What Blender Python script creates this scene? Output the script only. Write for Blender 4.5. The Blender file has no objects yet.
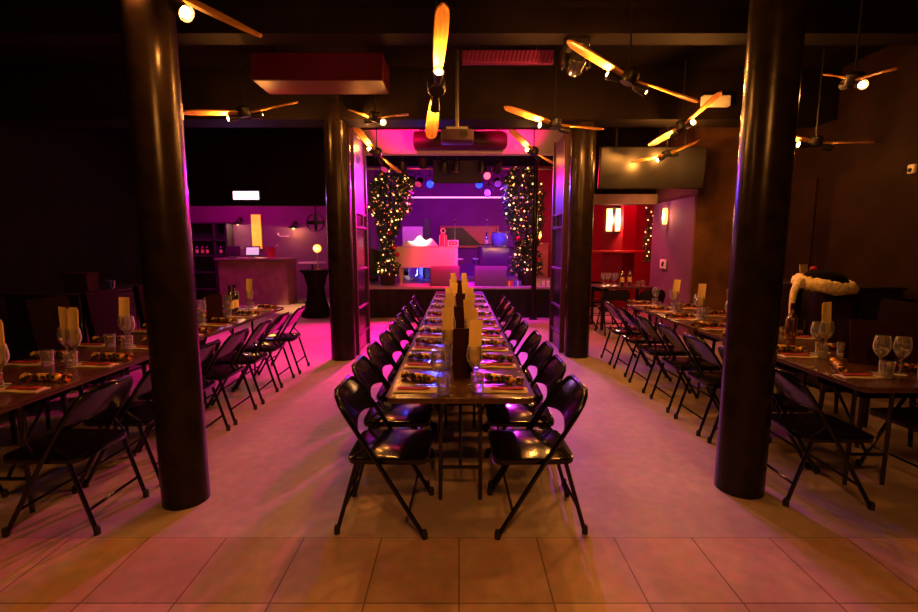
import bpy, bmesh, math, random
from mathutils import Vector, Matrix
random.seed(7)
SC = bpy.context.scene
COL = SC.collection
PI = math.pi
R = math.radians

# ------------------------------------------------------------------ camera, world, exposure, large lights
cam = bpy.data.cameras.new('camera')
cam.sensor_width = 36.0
cam.lens = 36.0 * 471.0 / 918.0
cam.clip_start = 0.05
cam_ob = bpy.data.objects.new('camera', cam)
COL.objects.link(cam_ob)
cam_ob.location = (0, 0, 1.5)
cam_ob.rotation_euler = (R(90 - 7.4), 0, 0)
SC.camera = cam_ob

world = bpy.data.worlds.new('world')
SC.world = world
world.use_nodes = True
world.node_tree.nodes['Background'].inputs[0].default_value = (0.9, 0.35, 0.3, 1)
world.node_tree.nodes['Background'].inputs[1].default_value = 0.006

SC.view_settings.view_transform = 'Standard'
SC.view_settings.look = 'None'
SC.view_settings.gamma = 1.0
SC.view_settings.use_curve_mapping = False
SC.view_settings.exposure = 0.0
SC.cycles.max_bounces = 6
SC.cycles.diffuse_bounces = 2
SC.cycles.glossy_bounces = 3
SC.cycles.transparent_max_bounces = 24
SC.cycles.sample_clamp_indirect = 2.0
SC.cycles.use_denoising = True
SC.cycles.caustics_reflective = False
SC.cycles.caustics_refractive = False

PENDANT_W = 48.0
PENDANT_C = (1.0, 0.34, 0.055)


def light(name, kind, loc, power, color, target=None, radius=0.05, angle=60, blend=0.6, parent=None, size=None):
    l = bpy.data.lights.new(name, kind)
    l.energy = power
    l.color = color
    if kind == 'SPOT':
        l.spot_size = R(angle)
        l.spot_blend = blend
    if kind == 'AREA':
        l.shape = 'RECTANGLE'
        l.size, l.size_y = size
    else:
        l.shadow_soft_size = radius
    o = bpy.data.objects.new(name, l)
    COL.objects.link(o)
    o.location = loc
    if target is not None:
        o.rotation_euler = (Vector(target) - Vector(loc)).to_track_quat('-Z', 'Y').to_euler()
    if parent:
        o.parent = parent
    return o


# stage rig and room lamps: (lamp name, position, aim, colour, power, cone)
RIG = [
    ('stage_lamp_blue', (-0.62, 10.35, 2.80), (-0.5, 2.5, 0.5), (0.06, 0.06, 1.0), 300, 50),
    ('stage_lamp_blue', (0.42, 10.35, 2.80), (0.9, 4.5, 0.4), (0.10, 0.05, 1.0), 420, 50),
    ('stage_lamp_red', (0.58, 10.33, 2.98), (1.8, 4.0, 0.6), (1.0, 0.0, 0.06), 160, 50),
    ('stage_lamp_magenta', (-0.85, 10.35, 2.84), (-1.75, 7.5, 0.0), (1.0, 0.0, 0.24), 3500, 50),
    ('stage_lamp_violet', (0.82, 10.35, 2.84), (1.2, 6.4, 0.0), (0.62, 0.02, 0.60), 1300, 50),
    ('stage_lamp_pink', (0.64, 10.35, 2.62), (-2.5, 3.1, 0.85), (1.0, 0.0, 0.30), 1900, 40),
]

# ------------------------------------------------------------------ materials
MATS = {}


def mat(name, color, rough=0.5, metal=0.0, spec=0.5, vary=0.15, scale=8.0, bump=0.0, emit=None, strength=0.0, coat=0.0):
    if name in MATS:
        return MATS[name]
    m = bpy.data.materials.new(name)
    m.use_nodes = True
    nt = m.node_tree
    b = nt.nodes['Principled BSDF']
    b.inputs['Roughness'].default_value = rough
    b.inputs['Metallic'].default_value = metal
    b.inputs['Specular IOR Level'].default_value = spec
    b.inputs['Coat Weight'].default_value = coat
    tc = nt.nodes.new('ShaderNodeTexCoord')
    nz = nt.nodes.new('ShaderNodeTexNoise')
    nz.inputs['Scale'].default_value = scale
    nz.inputs['Detail'].default_value = 4
    nt.links.new(tc.outputs['Object'], nz.inputs['Vector'])
    rp = nt.nodes.new('ShaderNodeValToRGB')
    rp.color_ramp.elements[0].position = 0.3
    rp.color_ramp.elements[1].position = 0.7
    rp.color_ramp.elements[0].color = [c * (1 - vary) for c in color] + [1]
    rp.color_ramp.elements[1].color = [min(1, c * (1 + vary)) for c in color] + [1]
    nt.links.new(nz.outputs['Fac'], rp.inputs['Fac'])
    nt.links.new(rp.outputs['Color'], b.inputs['Base Color'])
    if bump:
        bp = nt.nodes.new('ShaderNodeBump')
        bp.inputs['Strength'].default_value = bump
        bp.inputs['Distance'].default_value = 0.02
        nt.links.new(nz.outputs['Fac'], bp.inputs['Height'])
        nt.links.new(bp.outputs['Normal'], b.inputs['Normal'])
    if emit:
        b.inputs['Emission Color'].default_value = (*emit, 1)
        b.inputs['Emission Strength'].default_value = strength
    MATS[name] = m
    return m


def glass_mat(name, tint=(1, 1, 1), refl=0.12):
    m = bpy.data.materials.new(name)
    m.use_nodes = True
    nt = m.node_tree
    nt.nodes.remove(nt.nodes['Principled BSDF'])
    out = nt.nodes['Material Output']
    tr = nt.nodes.new('ShaderNodeBsdfTransparent')
    tr.inputs[0].default_value = (*tint, 1)
    gl = nt.nodes.new('ShaderNodeBsdfGlossy')
    gl.inputs['Roughness'].default_value = 0.11
    lw = nt.nodes.new('ShaderNodeLayerWeight')
    lw.inputs[0].default_value = 0.45
    mx = nt.nodes.new('ShaderNodeMixShader')
    mr = nt.nodes.new('ShaderNodeMapRange')
    mr.inputs['To Min'].default_value = refl * 1.1
    mr.inputs['To Max'].default_value = 0.95
    nt.links.new(lw.outputs['Facing'], mr.inputs['Value'])
    nt.links.new(mr.outputs['Result'], mx.inputs[0])
    nt.links.new(tr.outputs[0], mx.inputs[1])
    nt.links.new(gl.outputs[0], mx.inputs[2])
    df = nt.nodes.new('ShaderNodeBsdfDiffuse')
    df.inputs[0].default_value = (*[0.8 * c for c in tint], 1)
    m2 = nt.nodes.new('ShaderNodeMixShader')
    m2.inputs[0].default_value = 0.05
    mr2 = nt.nodes.new('ShaderNodeMapRange')
    mr2.inputs['From Min'].default_value = 0.35
    mr2.inputs['To Min'].default_value = 0.05
    mr2.inputs['To Max'].default_value = 0.7
    nt.links.new(lw.outputs['Facing'], mr2.inputs['Value'])
    nt.links.new(mr2.outputs['Result'], m2.inputs[0])
    nt.links.new(mx.outputs[0], m2.inputs[1])
    nt.links.new(df.outputs[0], m2.inputs[2])
    nt.links.new(m2.outputs[0], out.inputs['Surface'])
    MATS[name] = m
    return m


def floor_mat(name, tiles):
    m = bpy.data.materials.new(name)
    m.use_nodes = True
    nt = m.node_tree
    N, L = nt.nodes, nt.links
    b = N['Principled BSDF']
    tc = N.new('ShaderNodeTexCoord')
    n1 = N.new('ShaderNodeTexNoise')
    n1.inputs['Scale'].default_value = 1.1 if not tiles else 2.2
    n1.inputs['Detail'].default_value = 6
    n2 = N.new('ShaderNodeTexNoise')
    n2.inputs['Scale'].default_value = 14
    n2.inputs['Detail'].default_value = 5
    L.new(tc.outputs['Object'], n1.inputs['Vector'])
    L.new(tc.outputs['Object'], n2.inputs['Vector'])
    rp = N.new('ShaderNodeValToRGB')
    rp.color_ramp.elements[0].position = 0.3
    rp.color_ramp.elements[1].position = 0.72
    a, c = ((0.30, 0.20, 0.18), (0.44, 0.31, 0.28)) if not tiles else ((0.38, 0.20, 0.14), (0.56, 0.31, 0.22))
    rp.color_ramp.elements[0].color = (*a, 1)
    rp.color_ramp.elements[1].color = (*c, 1)
    L.new(n1.outputs['Fac'], rp.inputs['Fac'])
    mx = N.new('ShaderNodeMix')
    mx.data_type = 'RGBA'
    mx.blend_type = 'OVERLAY'
    mx.inputs[0].default_value = 0.35
    L.new(rp.outputs['Color'], mx.inputs[6])
    L.new(n2.outputs['Color'], mx.inputs[7])
    hs = N.new('ShaderNodeHueSaturation')
    hs.inputs['Saturation'].default_value = 0.8
    L.new(mx.outputs[2], hs.inputs['Color'])
    col = hs.outputs['Color']
    bp = N.new('ShaderNodeBump')
    bp.inputs['Strength'].default_value = 0.12
    bp.inputs['Distance'].default_value = 0.01
    L.new(n2.outputs['Fac'], bp.inputs['Height'])
    if tiles:
        mp = N.new('ShaderNodeMapping')
        mp.inputs['Location'].default_value = (0.0, -2.26 % 0.45, 0)
        L.new(tc.outputs['Object'], mp.inputs['Vector'])
        br = N.new('ShaderNodeTexBrick')
        br.offset = 0.0
        br.inputs['Scale'].default_value = 1.0
        br.inputs['Brick Width'].default_value = 0.40
        br.inputs['Row Height'].default_value = 0.45
        br.inputs['Mortar Size'].default_value = 0.004
        br.inputs['Mortar Smooth'].default_value = 0.3
        br.inputs['Color1'].default_value = (1, 1, 1, 1)
        br.inputs['Color2'].default_value = (0.78, 0.76, 0.74, 1)
        br.inputs['Mortar'].default_value = (0.3, 0.27, 0.25, 1)
        L.new(mp.outputs['Vector'], br.inputs['Vector'])
        m2 = N.new('ShaderNodeMix')
        m2.data_type = 'RGBA'
        m2.blend_type = 'MULTIPLY'
        m2.inputs[0].default_value = 1.0
        L.new(col, m2.inputs[6])
        L.new(br.outputs['Color'], m2.inputs[7])
        col = m2.outputs[2]
    L.new(col, b.inputs['Base Color'])
    L.new(bp.outputs['Normal'], b.inputs['Normal'])
    b.inputs['Roughness'].default_value = 0.5
    b.inputs['Specular IOR Level'].default_value = 0.35
    MATS[name] = m
    return m


def cracker_mat(name, cols):
    m = bpy.data.materials.new(name)
    m.use_nodes = True
    nt = m.node_tree
    N, L = nt.nodes, nt.links
    b = N['Principled BSDF']
    tc = N.new('ShaderNodeTexCoord')
    vo = N.new('ShaderNodeTexVoronoi')
    vo.inputs['Scale'].default_value = 68
    L.new(tc.outputs['Object'], vo.inputs['Vector'])
    sp = N.new('ShaderNodeSeparateColor')
    L.new(vo.outputs['Color'], sp.inputs[0])
    rp = N.new('ShaderNodeValToRGB')
    rp.color_ramp.interpolation = 'CONSTANT'
    e = rp.color_ramp.elements
    e[0].position = 0
    e[0].color = (*cols[0], 1)
    e[1].position = 1 / len(cols)
    e[1].color = (*cols[1], 1)
    for i, c in enumerate(cols[2:], 2):
        k = e.new(i / len(cols))
        k.color = (*c, 1)
    L.new(sp.outputs[0], rp.inputs['Fac'])
    L.new(rp.outputs['Color'], b.inputs['Base Color'])
    b.inputs['Roughness'].default_value = 0.3
    b.inputs['Metallic'].default_value = 0.25
    MATS[name] = m
    return m


def wood_mat(name, c0, c1, rough=0.4, scale=6.0, stretch=(1, 10, 10)):
    m = bpy.data.materials.new(name)
    m.use_nodes = True
    nt = m.node_tree
    N, L = nt.nodes, nt.links
    b = N['Principled BSDF']
    tc = N.new('ShaderNodeTexCoord')
    mp = N.new('ShaderNodeMapping')
    mp.inputs['Scale'].default_value = stretch
    nz = N.new('ShaderNodeTexNoise')
    nz.inputs['Scale'].default_value = scale
    nz.inputs['Detail'].default_value = 5
    rp = N.new('ShaderNodeValToRGB')
    rp.color_ramp.elements[0].position = 0.35
    rp.color_ramp.elements[1].position = 0.68
    rp.color_ramp.elements[0].color = (*c0, 1)
    rp.color_ramp.elements[1].color = (*c1, 1)
    L.new(tc.outputs['Object'], mp.inputs['Vector'])
    L.new(mp.outputs['Vector'], nz.inputs['Vector'])
    L.new(nz.outputs['Fac'], rp.inputs['Fac'])
    L.new(rp.outputs['Color'], b.inputs['Base Color'])
    b.inputs['Roughness'].default_value = rough
    MATS[name] = m
    return m


mat('black_paint', (0.012, 0.011, 0.011), 0.22, 0, 0.5, 0.3, 20, 0.06)
mat('chair_black', (0.004, 0.004, 0.0045), 0.13, 0, 0.4, 0.1, 30)
mat('rubber', (0.01, 0.01, 0.01), 0.8)
mat('column_black', (0.013, 0.008, 0.007), 0.24, 0, 0.18, 0.4, 9, 0.08)
mat('wall_black', (0.006, 0.0035, 0.0035), 0.8, 0, 0.06, 0.3, 3)
mat('ceiling_black', (0.006, 0.0035, 0.0035), 0.8, 0, 0.06, 0.35, 2)
mat('beam_black', (0.007, 0.004, 0.0035), 0.7, 0, 0.08, 0.3, 3)
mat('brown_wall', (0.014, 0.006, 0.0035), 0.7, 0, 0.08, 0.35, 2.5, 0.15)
mat('brown_panel', (0.018, 0.008, 0.0045), 0.7, 0, 0.08, 0.25, 3)
mat('sideboard_top', (0.012, 0.006, 0.005), 0.5, 0, 0.2, 0.2)
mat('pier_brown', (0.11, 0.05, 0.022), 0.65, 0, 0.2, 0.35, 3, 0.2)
mat('panel_violet', (0.02, 0.008, 0.05), 0.5, 0, 0.3, 0.1)
mat('roller_maroon', (0.045, 0.004, 0.014), 0.5, 0, 0.3, 0.1)
mat('golden_lit_strip', (0.38, 0.24, 0.12), 0.6, 0, 0.3, 0.2, 4)
mat('plaster_white', (0.75, 0.68, 0.66), 0.7, 0, 0.3, 0.06, 4)
mat('stage_wall', (0.17, 0.035, 0.22), 0.75, 0, 0.15, 0.15, 2)
mat('mauve_wall', (0.20, 0.085, 0.17), 0.75, 0, 0.15, 0.12, 2)
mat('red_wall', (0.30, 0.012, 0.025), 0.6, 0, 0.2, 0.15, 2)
mat('deck', (0.36, 0.28, 0.32), 0.35, 0, 0.4, 0.15, 6)
mat('skirt', (0.012, 0.009, 0.011), 0.8, 0, 0.2, 0.3, 12)
mat('red_lit_duct', (0.045, 0.002, 0.011), 0.55, 0.0, 0.1, 0.15, 3)  # red light on the duct is painted into this colour
mat('pink_lit_grille', (0.20, 0.02, 0.15), 0.5, 0, 0.2, 0.1, 6)  # pink light on the grille is put into its base colour
mat('steel', (0.5, 0.48, 0.46), 0.3, 1.0, 0.5, 0.1, 20)
mat('silver', (0.7, 0.67, 0.6), 0.18, 1.0, 0.5, 0.06, 30)
mat('brass', (0.6, 0.4, 0.15), 0.3, 1.0, 0.5, 0.1, 20)
mat('dark_metal', (0.03, 0.028, 0.028), 0.35, 0.6, 0.5, 0.2, 10)
mat('white_plastic', (0.7, 0.68, 0.64), 0.4, 0, 0.4, 0.04)
mat('paper', (0.90, 0.68, 0.30), 0.8, 0, 0.1, 0.06, 14)
mat('paper_back', (0.82, 0.60, 0.26), 0.8, 0, 0.1, 0.06, 14)
mat('napkin', (0.60, 0.50, 0.36), 0.85, 0, 0.1, 0.08, 25, 0.1)
mat('napkin_red', (0.32, 0.025, 0.03), 0.8, 0, 0.2, 0.15, 25, 0.1)
mat('maroon_board', (0.022, 0.003, 0.004), 0.7, 0, 0.1, 0.2, 10)
mat('maroon_fabric', (0.006, 0.0015, 0.002), 0.85, 0, 0.05, 0.3, 14, 0.1)
mat('cream_piano', (0.78, 0.62, 0.55), 0.22, 0, 0.5, 0.05, 3)
mat('dark_piano', (0.05, 0.02, 0.05), 0.18, 0, 0.5, 0.2, 3)
mat('key_white', (0.8, 0.78, 0.72), 0.3)
mat('monitor_grey', (0.12, 0.07, 0.11), 0.6, 0, 0.2, 0.04, 30)
mat('leaf', (0.035, 0.085, 0.025), 0.6, 0, 0.3, 0.5, 6)
mat('bark', (0.05, 0.03, 0.02), 0.9, 0, 0.2, 0.4, 12, 0.3)
mat('pot', (0.03, 0.018, 0.016), 0.6, 0, 0.3, 0.3, 8)
mat('bauble_red', (0.6, 0.02, 0.04), 0.12, 0.5, 0.5, 0.05)
mat('fairy_bulb', (1, 0.8, 0.5), 0.4, emit=(1.0, 0.52, 0.15), strength=3.4)
mat('wire_green', (0.01, 0.03, 0.01), 0.6)
mat('pendant_bulb', (1, 0.9, 0.7), 0.4, emit=(1.0, 0.66, 0.24), strength=60.0)
mat('fairy_amber', (1, 0.6, 0.3), 0.4, emit=(1.0, 0.26, 0.04), strength=1.6)
mat('globe_glow', (1, 0.6, 0.3), 0.4, emit=(1.0, 0.34, 0.05), strength=2.4)
mat('warm_bulb', (1, 0.9, 0.7), 0.4, emit=(1.0, 0.42, 0.08), strength=3.4)
mat('exit_diffuser', (1, 0.9, 1), 0.4, emit=(1.0, 0.50, 0.85), strength=3.2)
mat('amber_glow', (1, 0.5, 0.1), 0.4, emit=(1.0, 0.33, 0.02), strength=1.3)
mat('screen_glow', (0.6, 0.7, 0.8), 0.2, emit=(0.65, 0.75, 0.8), strength=0.55)
mat('batten_glow', (1, 0.7, 0.9), 0.4, emit=(1.0, 0.38, 0.85), strength=1.1)
mat('lens_blue', (0.1, 0.1, 1), 0.2, emit=(0.006, 0.026, 1.0), strength=5)
mat('lens_red', (1, 0.1, 0.1), 0.2, emit=(1.0, 0.06, 0.12), strength=4)
mat('lens_magenta', (1, 0.1, 0.6), 0.2, emit=(1.0, 0.05, 0.40), strength=0.25)
mat('lens_violet', (0.6, 0.1, 1), 0.2, emit=(0.5, 0.08, 0.9), strength=0.25)
mat('lens_pink', (1, 0.3, 0.6), 0.2, emit=(1.0, 0.15, 0.55), strength=0.25)
mat('purple_panel', (0.07, 0.018, 0.19), 0.5, 0, 0.25, 0.45, 7)
mat('frame_red', (0.045, 0.010, 0.022), 0.4, 0, 0.4, 0.2, 8)
mat('black_cloth', (0.010, 0.007, 0.008), 0.9, 0, 0.05, 0.3, 10, 0.1)
mat('screen_black', (0.012, 0.011, 0.011), 0.3, 0, 0.5, 0.1)
mat('fur', (0.85, 0.68, 0.42), 0.95, 0, 0.1, 0.25, 40, 0.6)
mat('hat_black', (0.004, 0.003, 0.003), 0.9, 0, 0.05, 0.3, 20)
mat('picture_card', (0.72, 0.58, 0.36), 0.7, 0, 0.2, 0.1, 10)
mat('rose_red', (0.32, 0.015, 0.012), 0.6, 0, 0.3, 0.3, 20)
mat('stem_green', (0.02, 0.05, 0.015), 0.7)
mat('host_desk', (0.30, 0.10, 0.17), 0.5, 0, 0.25, 0.25, 5)
mat('desk_top', (0.30, 0.15, 0.20), 0.3, 0, 0.4, 0.2, 5)
mat('shelf_dark', (0.04, 0.03, 0.045), 0.5)
mat('drum_shell', (0.16, 0.22, 0.40), 0.25, 0.2, 0.5, 0.1)
mat('blue_cloth', (0.10, 0.14, 0.45), 0.7, 0, 0.3, 0.3, 8)
mat('papers_white', (0.92, 0.90, 0.82), 0.7, 0, 0.2, 0.04)
mat('pink_plush', (0.75, 0.12, 0.30), 0.6)
mat('red_box', (0.65, 0.05, 0.03), 0.5)
mat('cabinet_orange', (0.50, 0.22, 0.06), 0.5, 0, 0.4, 0.2, 5)
mat('ice_red', (0.6, 0.03, 0.05), 0.3)
GLASS = glass_mat('clear_glass')
BOTTLE = glass_mat('bottle_glass', (0.10, 0.10, 0.06), 0.2)
AMBER = glass_mat('amber_glass', (0.6, 0.28, 0.06), 0.2)
BLUEGLASS = glass_mat('blue_glass', (0.25, 0.35, 1.0), 0.25)
floor_mat('concrete', False)
floor_mat('floor_tiles', True)
cracker_mat('cracker_gold', [(0.02, 0.015, 0.01), (0.75, 0.38, 0.03), (0.03, 0.02, 0.01), (0.55, 0.07, 0.02), (0.85, 0.55, 0.10), (0.05, 0.09, 0.02), (0.02, 0.015, 0.01)])
cracker_mat('cracker_dark', [(0.02, 0.012, 0.01), (0.03, 0.02, 0.015), (0.70, 0.33, 0.03), (0.02, 0.012, 0.01), (0.04, 0.05, 0.015), (0.28, 0.03, 0.02)])
wood_mat('blade_wood', (0.36, 0.15, 0.03), (0.60, 0.30, 0.08), 0.35, 5, (1, 8, 8))
wood_mat('table_brown', (0.050, 0.022, 0.013), (0.085, 0.040, 0.024), 0.2, 4, (9, 1, 9))
wood_mat('table_edge', (0.055, 0.024, 0.012), (0.09, 0.042, 0.02), 0.4, 4, (9, 1, 9))
wood_mat('frame_wood', (0.40, 0.15, 0.05), (0.55, 0.24, 0.09), 0.4, 6)


# ------------------------------------------------------------------ mesh helpers
class MB:
    def __init__(self):
        self.bm = bmesh.new()

    def box(self, c, s, rot=(0, 0, 0), bevel=0.0, segs=1):
        b = bmesh.new()
        bmesh.ops.create_cube(b, size=1.0)
        bmesh.ops.scale(b, vec=s, verts=b.verts)
        if bevel:
            bmesh.ops.bevel(b, geom=b.edges[:], offset=bevel, segments=segs, affect='EDGES', profile=0.6)
        self._add(b, c, rot)
        return self

    def _add(self, b, c, rot=(0, 0, 0)):
        from mathutils import Euler
        M = Matrix.Translation(c) @ Euler(rot).to_matrix().to_4x4()
        bmesh.ops.transform(b, matrix=M, verts=b.verts)
        me = bpy.data.meshes.new('tmp')
        b.to_mesh(me)
        b.free()
        self.bm.from_mesh(me)
        bpy.data.meshes.remove(me)

    def tube(self, pts, r, n=8, closed=False, cap=True):
        pts = [Vector(p) for p in pts]
        k = len(pts)
        rr = r if isinstance(r, (list, tuple)) else [r] * k
        rings = []
        t0 = (pts[1] - pts[0]).normalized()
        up = Vector((0, 0, 1)) if abs(t0.z) < 0.9 else Vector((0, 1, 0))
        nrm = (up - t0 * up.dot(t0)).normalized()
        for i, p in enumerate(pts):
            if closed:
                t = (pts[(i + 1) % k] - pts[i - 1]).normalized()
            elif i == 0:
                t = t0
            elif i == k - 1:
                t = (pts[-1] - pts[-2]).normalized()
            else:
                t = ((pts[i + 1] - p).normalized() + (p - pts[i - 1]).normalized()).normalized()
            nrm = (nrm - t * nrm.dot(t)).normalized()
            bi = t.cross(nrm)
            rings.append([self.bm.verts.new(p + (nrm * math.cos(2 * PI * j / n) + bi * math.sin(2 * PI * j / n)) * rr[i]) for j in range(n)])
        m = k if closed else k - 1
        for i in range(m):
            a, b = rings[i], rings[(i + 1) % k]
            for j in range(n):
                self.bm.faces.new((a[j], a[(j + 1) % n], b[(j + 1) % n], b[j]))
        if cap and not closed:
            self.bm.faces.new(rings[0][::-1])
            self.bm.faces.new(rings[-1])
        return self

    def lathe(self, prof, n=20, c=(0, 0, 0), rot=(0, 0, 0), capb=True, capt=True):
        b = bmesh.new()
        rings = []
        for r, z in prof:
            rings.append([b.verts.new((r * math.cos(2 * PI * j / n), r * math.sin(2 * PI * j / n), z)) for j in range(n)])
        for i in range(len(rings) - 1):
            p, q = rings[i], rings[i + 1]
            for j in range(n):
                b.faces.new((p[j], p[(j + 1) % n], q[(j + 1) % n], q[j]))
        if capb:
            b.faces.new(rings[0][::-1])
        if capt:
            b.faces.new(rings[-1])
        self._add(b, c, rot)
        return self

    def sphere(self, c, r, u=12, v=8, s=(1, 1, 1), rot=(0, 0, 0)):
        b = bmesh.new()
        bmesh.ops.create_uvsphere(b, u_segments=u, v_segments=v, radius=r)
        bmesh.ops.scale(b, vec=s, verts=b.verts)
        self._add(b, c, rot)
        return self

    def prism(self, poly, h, c=(0, 0, 0), rot=(0, 0, 0), bevel=0.0):
        b = bmesh.new()
        lo = [b.verts.new((x, y, 0)) for x, y in poly]
        f = b.faces.new(lo)
        r = bmesh.ops.extrude_face_region(b, geom=[f])
        bmesh.ops.translate(b, vec=(0, 0, h), verts=[g for g in r['geom'] if isinstance(g, bmesh.types.BMVert)])
        bmesh.ops.recalc_face_normals(b, faces=b.faces[:])
        if bevel:
            es = [e for e in b.edges if abs(e.verts[0].co.z - e.verts[1].co.z) < 1e-6]
            bmesh.ops.bevel(b, geom=es, offset=bevel, segments=2, affect='EDGES', profile=0.6)
        self._add(b, c, rot)
        return self

    def grid(self, fn, nu, nv, thick=0.0):
        """surface fn(u,v)->point, optionally solid with thickness"""
        b = self.bm
        vs = [[b.verts.new(fn(i / nu, j / nv)) for j in range(nv + 1)] for i in range(nu + 1)]
        fs = []
        for i in range(nu):
            for j in range(nv):
                fs.append(b.faces.new((vs[i][j], vs[i + 1][j], vs[i + 1][j + 1], vs[i][j + 1])))
        if thick:
            bmesh.ops.recalc_face_normals(b, faces=fs)
            bmesh.ops.solidify(b, geom=fs, thickness=thick)
        return self

    def build(self, name, material, parent=None, smooth=True, label=None):
        bmesh.ops.recalc_face_normals(self.bm, faces=self.bm.faces[:])
        me = bpy.data.meshes.new(name)
        self.bm.to_mesh(me)
        self.bm.free()
        o = bpy.data.objects.new(name, me)
        me.materials.append(MATS[material] if isinstance(material, str) else material)
        if smooth:
            me.polygons.foreach_set('use_smooth', [True] * len(me.polygons))
            try:
                me.set_sharp_from_angle(angle=R(38))
            except Exception:
                pass
        COL.objects.link(o)
        if parent:
            o.parent = parent
        if label:
            o['label'] = label
        return o


def tag(o, label, cat, group=None):
    o['label'] = label
    o['category'] = cat
    if group:
        o['group'] = group
    return o


def thing(name, label, cat, loc=(0, 0, 0), rot=(0, 0, 0), group=None):
    o = bpy.data.objects.new(name, None)
    o.empty_display_size = 0.1
    COL.objects.link(o)
    o.location = loc
    o.rotation_euler = rot
    return tag(o, label, cat, group)


KIDS = {}


def copy_tree(o, parent=None):
    c = o.copy()
    COL.objects.link(c)
    if parent:
        c.parent = parent
    for ch in list(o.children):
        copy_tree(ch, c)
    return c


class Proto:
    """first placement uses the built thing itself, later ones copies of it and its parts"""

    def __init__(self, root):
        self.root = root
        self.used = False

    def place(self, loc, rot, label, group=None, scale=None):
        if not self.used:
            self.used = True
            o = self.root
        else:
            o = copy_tree(self.root)
        o.location = loc
        o.rotation_euler = rot
        if scale:
            o.scale = scale
        o['label'] = label
        if group:
            o['group'] = group
        return o


def struct(o):
    o['kind'] = 'structure'
    return o


def slab(name, lo, hi, m):
    c = [(a + b) / 2 for a, b in zip(lo, hi)]
    s = [b - a for a, b in zip(lo, hi)]
    mb = MB()
    bmesh.ops.create_cube(mb.bm, size=1.0)
    bmesh.ops.scale(mb.bm, vec=s, verts=mb.bm.verts)
    o = mb.build(name, m, smooth=False)
    o.location = c
    return struct(o)


def floor_slab(name, lo, hi, m):
    mb = MB()
    mb.box([(a + b) / 2 for a, b in zip(lo, hi)], [b - a for a, b in zip(lo, hi)])
    return struct(mb.build(name, m, smooth=False))


ORD = ['first', 'second', 'third', 'fourth', 'fifth', 'sixth', 'seventh', 'eighth', 'ninth', 'tenth']

# ------------------------------------------------------------------ room shell
CEIL = 3.62
BACK = 13.2
floor_slab('floor', (-8.6, 2.26, -0.12), (8.6, BACK, 0), 'concrete')
floor_slab('floor_front', (-8.6, -1.5, -0.12), (8.6, 2.26, 0), 'floor_tiles')
slab('ceiling', (-8.6, -1.5, CEIL), (8.6, BACK, CEIL + 0.15), 'ceiling_black')
slab('wall_left', (-5.95, -1.5, 0), (-5.8, 9.1, CEIL), 'wall_black')
slab('wall_right', (4.62, -1.5, 0), (4.77, 9.1, CEIL), 'brown_wall')
slab('wall_front', (-8.6, -1.65, 0), (8.6, -1.5, CEIL), 'wall_black')
slab('wall_far_left', (-8.6, 9.1, 0), (-8.45, BACK, CEIL), 'mauve_wall')
slab('wall_far_right', (8.45, 9.1, 0), (8.6, BACK, CEIL), 'red_wall')
slab('wall_back_left', (-8.6, BACK, 0), (-2.3, BACK + 0.15, CEIL), 'mauve_wall')
slab('wall_back_stage', (-2.3, BACK, 0), (2.1, BACK + 0.15, CEIL), 'stage_wall')
slab('wall_back_right', (2.1, BACK, 0), (8.6, BACK + 0.15, CEIL), 'red_wall')
# dropped walls over the side openings, ceiling beams, fascia over the stage front
slab('trim_1', (-8.6, 9.1, 2.24), (-2.25, 9.3, CEIL), 'wall_black')
slab('trim_2', (2.2, 9.1, 2.26), (8.6, 9.3, CEIL), 'brown_wall')
slab('trim_3', (-2.25, 9.1, 3.19), (2.2, 9.3, CEIL), 'plaster_white')
slab('trim_4', (-5.8, 6.0, 3.02), (4.62, 6.4, CEIL), 'beam_black')
slab('trim_5', (-5.8, 4.55, 3.40), (4.62, 4.8, CEIL), 'beam_black')
slab('wall_side_right', (3.69, 7.52, 0), (3.72, 9.1, 2.26), 'mauve_wall')
slab('trim_10', (2.2, 9.0, 2.26), (4.05, 9.1, 2.44), 'golden_lit_strip')  # lintel strip, golden light painted in as a paler tan
# raised panels on the right wall
for i, (a, b, z0, z1) in enumerate(((3.2, 4.3, 0.95, 2.35), (4.6, 5.9, 0.95, 2.35), (6.2, 7.3, 0.95, 2.35))):
    slab('trim_%d' % (6 + i), (4.59, a, z0), (4.62, b, z1), 'brown_panel')
slab('baseboard_right', (4.59, -1.5, 0), (4.62, 9.1, 0.16), 'wall_black')
slab('baseboard_left', (-5.8, -1.5, 0), (-5.77, 9.1, 0.16), 'wall_black')
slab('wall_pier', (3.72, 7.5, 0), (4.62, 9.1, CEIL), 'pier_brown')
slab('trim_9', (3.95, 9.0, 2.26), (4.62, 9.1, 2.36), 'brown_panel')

# ------------------------------------------------------------------ columns and partition frames
def column(x, y, r, label):
    t = thing('column', label, 'column', (x, y, 0))
    MB().lathe([(r * 1.0, 0.0), (r, 0.9), (r * 0.985, CEIL - 0.12)], 40).build('shaft', 'column_black', t)
    MB().lathe([(r * 1.0, CEIL - 0.12), (r * 1.25, CEIL - 0.06), (r * 1.25, CEIL)], 40).build('capital', 'column_black', t)
    return t


column(-1.62, 2.63, 0.126, 'thick glossy black column at front left beside the left table')
column(1.74, 2.76, 0.136, 'thick glossy black column at front right beside the right table')
column(-1.535, 6.14, 0.16, 'black round column beside the left partition frame in front of the stage')
column(1.60, 6.28, 0.16, 'black round column beside the right partition frame in front of the stage')


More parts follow.
